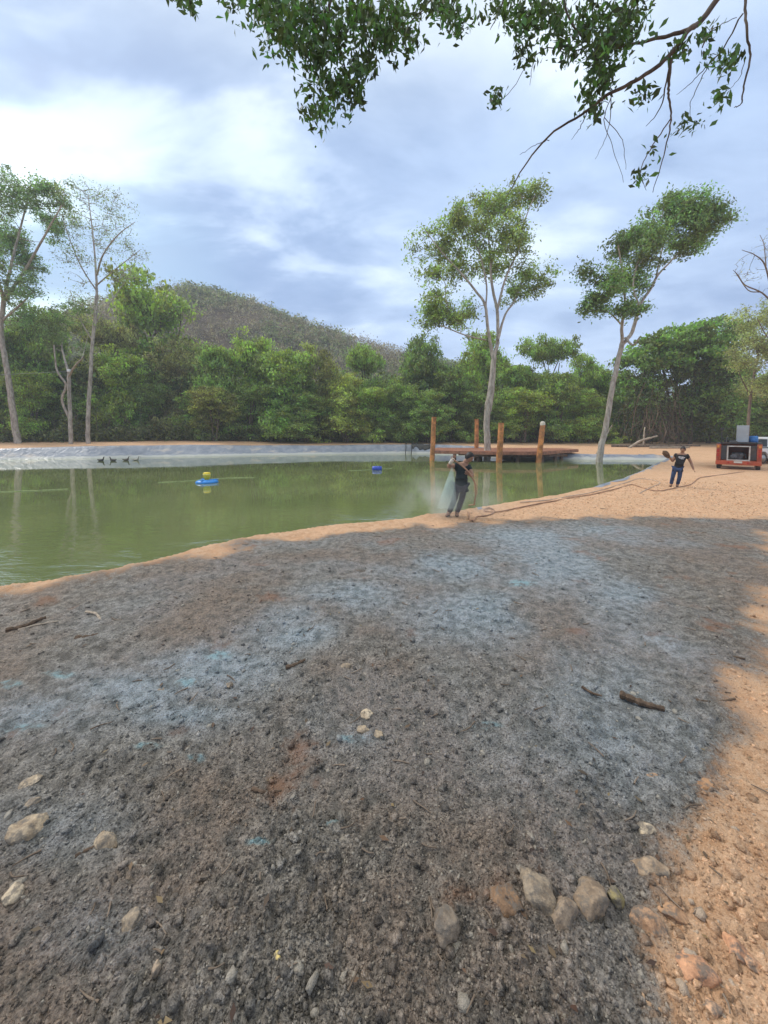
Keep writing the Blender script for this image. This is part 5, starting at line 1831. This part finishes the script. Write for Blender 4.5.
def stone_material():
    m = bpy.data.materials.new('stone')
    m.use_nodes = True
    t = NT(m.node_tree)
    out = t.n('ShaderNodeOutputMaterial')
    oi = t.n('ShaderNodeObjectInfo')
    pos = t.n('ShaderNodeNewGeometry').outputs['Position']
    co = t.n('ShaderNodeVectorMath', {0: pos, 1: oi.outputs['Location']}, operation='ADD').outputs[0]
    n1 = t.noise(co, 18.0, 6, 0.65); n2 = t.noise(co, 75.0, 4, 0.6)
    c = t.mix(t.ramp(n1, 0.35, 0.65), t.mix(1.0, oi.outputs['Color'], (0.55, 0.52, 0.5, 1), 'MULTIPLY'), oi.outputs['Color'])
    c = t.mix(t.ramp(n2, 0.5, 0.7, 0.0, 0.5), c, t.mix(1.0, oi.outputs['Color'], (1.35, 1.3, 1.2, 1), 'MULTIPLY'))
    c = t.mix(t.ramp(t.noise(co, 24.0, 6, 0.7), 0.46, 0.60, 0.0, 0.85), c, (0.13, 0.11, 0.09))
    b = t.n('ShaderNodeBsdfPrincipled', {'Base Color': c, 'Roughness': 0.75})
    bp = t.n('ShaderNodeBump', {'Height': t.math('ADD', n1, t.math('MULTIPLY', n2, 0.4)), 'Strength': 0.7, 'Distance': 0.015})
    t.put(b, 'Normal', bp)
    t.put(out, 'Surface', b)
    return m


STONE = stone_material()


def build_rocks():
    pale = (0.34, 0.305, 0.25); gry = (0.27, 0.245, 0.21); brn = (0.22, 0.15, 0.10); pink = (0.50, 0.30, 0.20); grn = (0.30, 0.29, 0.16); dk = (0.07, 0.055, 0.045); wht = (0.44, 0.41, 0.35)
    T = [(28, 823, 32, 20, pale, 0.3, 'long pale beige stone near the left edge'), (107, 838, 20, 19, pale, 1.2, 'small pale wedge-shaped stone right of the long beige one'), (30, 780, 20, 11, wht, 0.2, 'flat whitish stone above the long beige stone at left'),
         (33, 800, 14, 9, gry, 0.6, 'little grey stone between the whitish and the beige stone at left'), (131, 918, 23, 15, gry, 0.1, 'grey stone alone in the lower left slurry'), (14, 890, 22, 14, wht, 0.5, 'whitish flat stone cut by the left edge'),
         (507, 897, 32, 34, brn, 0.9, 'brown knobbly stone with an orange side, left end of the rock row'), (538, 886, 36, 36, gry, 0.4, 'broad grey stone half buried behind the brown knobbly stone'), (565, 910, 27, 42, (0.27, 0.235, 0.20), 1.4, 'tall rounded greyish stone standing in the rock row'),
         (591, 897, 34, 34, (0.26, 0.22, 0.18), 2.2, 'angular brown-grey stone tilted to the right in the rock row'), (616, 893, 15, 20, grn, 2.4, 'small greenish yellow stone at the right end of the rock row'), (651, 863, 36, 22, (0.30, 0.25, 0.20), 0.1, 'wide grey stone at the edge of the orange soil'),
         (649, 920, 26, 24, (0.38, 0.26, 0.18), 0.7, 'brown triangular stone on the border of slurry and soil'), (696, 966, 46, 26, pink, 0.5, 'large flat pinkish stone on the orange soil at lower right'), (647, 827, 15, 14, wht, 0.9, 'small white stone above the wide grey stone'),
         (445, 920, 28, 30, (0.22, 0.20, 0.18), 1.0, 'flat grey stone buried left of the rock row'), (653, 1003, 26, 16, (0.40, 0.30, 0.22), 2.3, 'greyish stone near the bottom edge on the soil border'), (682, 806, 18, 12, pink, 0.2, 'pinkish stone on the upper soil border'),
         (278, 953, 9, 10, (0.46, 0.42, 0.20), 0.4, 'tiny yellowish stone in the lower slurry'), (418, 598, 9, 7, dk, 0.0, 'dark lump of earth alone in the upper slurry'), (366, 712, 14, 10, wht, 0.5, 'whitish stone, higher of two in the middle of the slurry'),
         (364, 728, 12, 9, pale, 1.5, 'pale stone, lower of two in the middle of the slurry'), (378, 733, 10, 7, pale, 2.0, 'little pale stone beside the two middle stones'), (672, 909, 28, 12, (0.40, 0.27, 0.18), 2.6, 'long flat brown slab on the orange soil'),
         (735, 942, 24, 18, pink, 0.8, 'rounded pink stone near the right edge'), (752, 958, 18, 13, (0.55, 0.36, 0.25), 0.3, 'smaller pale orange stone right of the rounded pink one'), (710, 1003, 22, 15, (0.52, 0.36, 0.26), 1.7, 'orange stone near the bottom right corner'),
         (178, 749, 10, 7, wht, 0.3, 'small whitish stone in the left blue-tinted slurry'), (160, 690, 10, 6, gry, 0.3, 'small grey stone under the blue patch at left'), (230, 683, 8, 6, gry, 0.3, 'grey pebble beside the blue patch'),
         (660, 780, 26, 11, (0.30, 0.22, 0.16), 0.1, 'low brown slab where the slurry ends at right'), (440, 800, 15, 10, gry, 0.4, 'grey stone in the centre of the slurry'), (585, 768, 16, 10, (0.24, 0.20, 0.16), 2.2, 'greyish brown stone right of centre'),
         (405, 826, 11, 10, pale, 1.1, 'small beige stone below the centre'), (155, 965, 10, 30, (0.33, 0.29, 0.25), 0.3, 'narrow pale sliver of stone in the lower left'), (705, 782, 30, 11, (0.36, 0.23, 0.14), 2.9, 'thin brown slab on the soil at right'),
         (345, 665, 12, 7, gry, 0.2, 'grey pebble right of the dark stick'), (760, 870, 22, 15, pink, 0.4, 'pinkish stone cut by the right edge'), (745, 905, 16, 11, (0.57, 0.40, 0.29), 1.2, 'light orange stone below the one at the right edge'),
         (730, 850, 14, 9, (0.55, 0.38, 0.27), 2.0, 'light orange stone among the soil at the right')]
    for i, (px, py, w, h, col, rot, lab) in enumerate(T):
        g = ground_hit(px, py + h * 0.25)
        dist = np.linalg.norm(g - np.array([0, 0, EYE]))
        ax = ray(px, py); dep = np.linalg.norm(g - [0, 0, EYE]) / np.linalg.norm(ax)
        sx = w * dep / FPX * 0.5
        vis = h * dep / FPX * 0.5
        tilt = abs(ax[2]) / np.linalg.norm(ax)
        sz = max(vis * 0.85, 0.012)
        sy = max(sx * 0.75, min(vis / max(tilt, 0.25), sx * 1.3))
        me = rock_mesh('rock', i + 31)
        me.materials.append(STONE)
        o = link('rock', me, None, None, True)
        o.location = (g[0], g[1], g[2] + sz * (0.12 if 'row' in lab or 'triangular' in lab else -0.02))
        o.scale = (sx * 1.0, sy * 0.96, sz)
        o.rotation_euler = (0.25 * math.sin(i * 2.1), 0.22 * math.cos(i * 1.3), rot if w < h * 1.4 else 0.35 * math.sin(i))
        o.color = (min(col[0] * 1.22, 0.7), col[1] * 1.05, col[2] * 0.86, 1)
        set_props(o, lab, 'stone', 'stones scattered on the slurry and soil')
    stick = simple('stick wood', (0.10, 0.065, 0.042), 0.9, var=0.4, scale=20, bump=0.4)
    ptw = simple('dry twig', (0.36, 0.29, 0.22), 0.9, var=0.3, scale=20, bump=0.2)
    for pts, r, mt, lab in [([(620, 697), (632, 702), (648, 708), (664, 712)], 0.026, stick, 'thick dark broken stick lying right of centre'), ([(582, 688), (592, 694), (602, 697)], 0.010, stick, 'thin dark stick left of the thick broken one'), ([(86, 613), (96, 615), (101, 622), (103, 627)], 0.014, ptw, 'pale bent twig near the left shore'),
                            ([(6, 632), (24, 628), (40, 621), (46, 619)], 0.022, stick, 'brown splintered stick near the left edge shore'), ([(18, 631), (36, 626), (58, 622)], 0.011, ptw, 'thin pale stick across the splintered one'), ([(76, 641), (88, 640), (98, 637)], 0.028, stick, 'short dark chunk of wood near the left shore'),
                            ([(286, 669), (296, 666), (305, 661)], 0.016, stick, 'short dark stick left of centre'), ([(252, 790), (266, 794), (282, 792)], 0.010, stick, 'little dark twig below the blue spots'), ([(716, 654), (730, 657), (745, 660)], 0.012, stick, 'thin brown stick at the right soil border'),
                            ([(75, 858), (88, 851), (100, 846)], 0.008, stick, 'slender dark twig near the small pale wedge stone'), ([(690, 700), (712, 704), (735, 700)], 0.012, stick, 'thin dark branch on the orange soil at right'), ([(205, 955), (222, 946), (240, 936)], 0.006, stick, 'slender twig in the lower slurry'),
                            ([(95, 712), (108, 709), (118, 703)], 0.008, ptw, 'pale stalk in the left blue tinted slurry')]:
        P = np.array([ground_hit(a, b) for a, b in pts]); P[:, 2] += r * 0.8
        sp = spline(P, 4)
        rr = r * np.linspace(1, 0.6, len(sp)) * (1 + 0.2 * np.sin(np.arange(len(sp)) * 2.3))
        set_props(MB().tube(sp, rr, 7).build('stick', mt, None, False), lab, 'stick', 'sticks on the ground')


build_rocks()


def build_gravel():
    rng = np.random.default_rng(21)
    bm = bmesh.new(); bmesh.ops.create_icosphere(bm, subdivisions=1, radius=1)
    bv = np.array([v.co[:] for v in bm.verts]); bf = np.array([[v.index for v in f.verts] for f in bm.faces]); bm.free()
    # near: radial, thinning outward
    n = 110000
    r = 0.55 * (22 / 0.55) ** rng.random(n)
    a = rng.uniform(-1.0, 1.0, n)
    x = r * np.sin(a); y = r * np.cos(a)
    d = sdist(POND, x, y)
    k = (d < -0.12)
    x, y, r = x[k], y[k], r[k]
    sl, bluish, vivid, lit = ground_attrs(x, y)
    n = len(x)
    u = rng.random(n)
    size = 0.0031 * (1 - u) ** -0.36 * rng.uniform(0.7, 1.3, n)
    size = np.maximum(np.minimum(size, 0.020), 0.0010 * r)
    size = np.where(sl < 0.3, size * 1.15, size)
    big = np.clip(size / 0.03, 0, 1)
    z = terrain(x, y, np.full(n, -1.0))
    z = z + relief(x, y, sl, np.full(n, -1.0))
    sc = size[:, None] * np.stack([rng.uniform(0.7, 1.4, n), rng.uniform(0.7, 1.2, n), rng.uniform(0.5, 0.9, n)], 1)
    th = rng.uniform(0, 6.28, n)
    V = bv[None] * (1 + rng.normal(size=(n, len(bv), 1)) * 0.30) * sc[:, None, :]
    tl = rng.normal(size=(n, 1)) * 0.4
    V = np.stack([V[..., 0], V[..., 1] - tl * V[..., 2], V[..., 2] + tl * V[..., 1]], -1)
    c, s = np.cos(th)[:, None], np.sin(th)[:, None]
    V = np.stack([V[..., 0] * c - V[..., 1] * s + x[:, None], V[..., 0] * s + V[..., 1] * c + y[:, None], V[..., 2] + (z + size * 0.02)[:, None]], -1)
    m = len(bv)
    F = (bf[None] + (np.arange(n) * m)[:, None, None]).reshape(-1, 3)
    rep = lambda q: np.repeat(q, m)
    me = np_mesh('gravel', V.reshape(-1, 3), F, {'slurry': rep(sl), 'bluish': rep(bluish), 'vivid': rep(vivid), 'litter': rep(lit), 'pebble': np.ones(n * m)})
    o = link('gravel', me, GROUND)
    set_props(o, 'loose gravel and clods strewn over the slurry and the orange soil', 'gravel', kind='stuff')


build_gravel()


def build_litter():
    rng = np.random.default_rng(63)
    n = 260
    r = 0.7 * (16 / 0.7) ** rng.random(n); a = rng.uniform(-1.0, 1.0, n)
    x = r * np.sin(a); y = r * np.cos(a)
    k = sdist(POND, x, y) < -0.3
    x, y = x[k], y[k]
    sl, _, _, _ = ground_attrs(x, y)
    z = terrain(x, y, np.full(len(x), -1.0)) + relief(x, y, sl, np.full(len(x), -1.0)) + 0.012
    C = np.stack([x, y, z], 1)
    V, F, cl = leaf_quads(C, 0.040, 0.42, rng, clump=rng.random(len(x)), droop=0.0, upness=2.5)
    V = V.reshape(-1, 4, 3); V[..., 2] = C[:, None, 2] + (V[..., 2] - C[:, None, 2]) * 0.35
    o = link('leaf_litter', np_mesh('leaf_litter', V.reshape(-1, 3), F, {'clump': cl}), LEAF); o.color = (0.13, 0.085, 0.055, 1)
    set_props(o, 'dry brown leaves scattered over the slurry and soil', 'leaves', kind='stuff')
    parts = []
    for i in range(260):
        r = 0.8 * (12 / 0.8) ** rng.random(); a = rng.uniform(-1.0, 1.0)
        q = np.array([r * math.sin(a), r * math.cos(a)])
        if sdist(POND, [q[0]], [q[1]])[0] > -0.3:
            continue
        t = rng.uniform(0, 6.28); L = rng.uniform(0.02, 0.09) * (1 + r * 0.08)
        e = np.array([math.cos(t), math.sin(t)]) * L * 0.5
        XY = np.array([q - e, q + rng.normal(size=2) * L * 0.08, q + e])
        zz = terrain(XY[:, 0], XY[:, 1]) + relief(XY[:, 0], XY[:, 1], np.ones(3), np.full(3, -1.0)) + 0.008
        P = spline(np.column_stack([XY, np.maximum(zz, zz.mean())]), 3)
        parts.append(tube_np(P, np.linspace(0.0035, 0.0018, len(P)) * (1 + r * 0.12), 5))
    V, F = woody(parts)
    o = link('twig_litter', np_mesh('twig_litter', V, F), BARK_BROWN)
    set_props(o, 'small broken twigs scattered over the ground', 'twigs', kind='stuff')


build_litter()
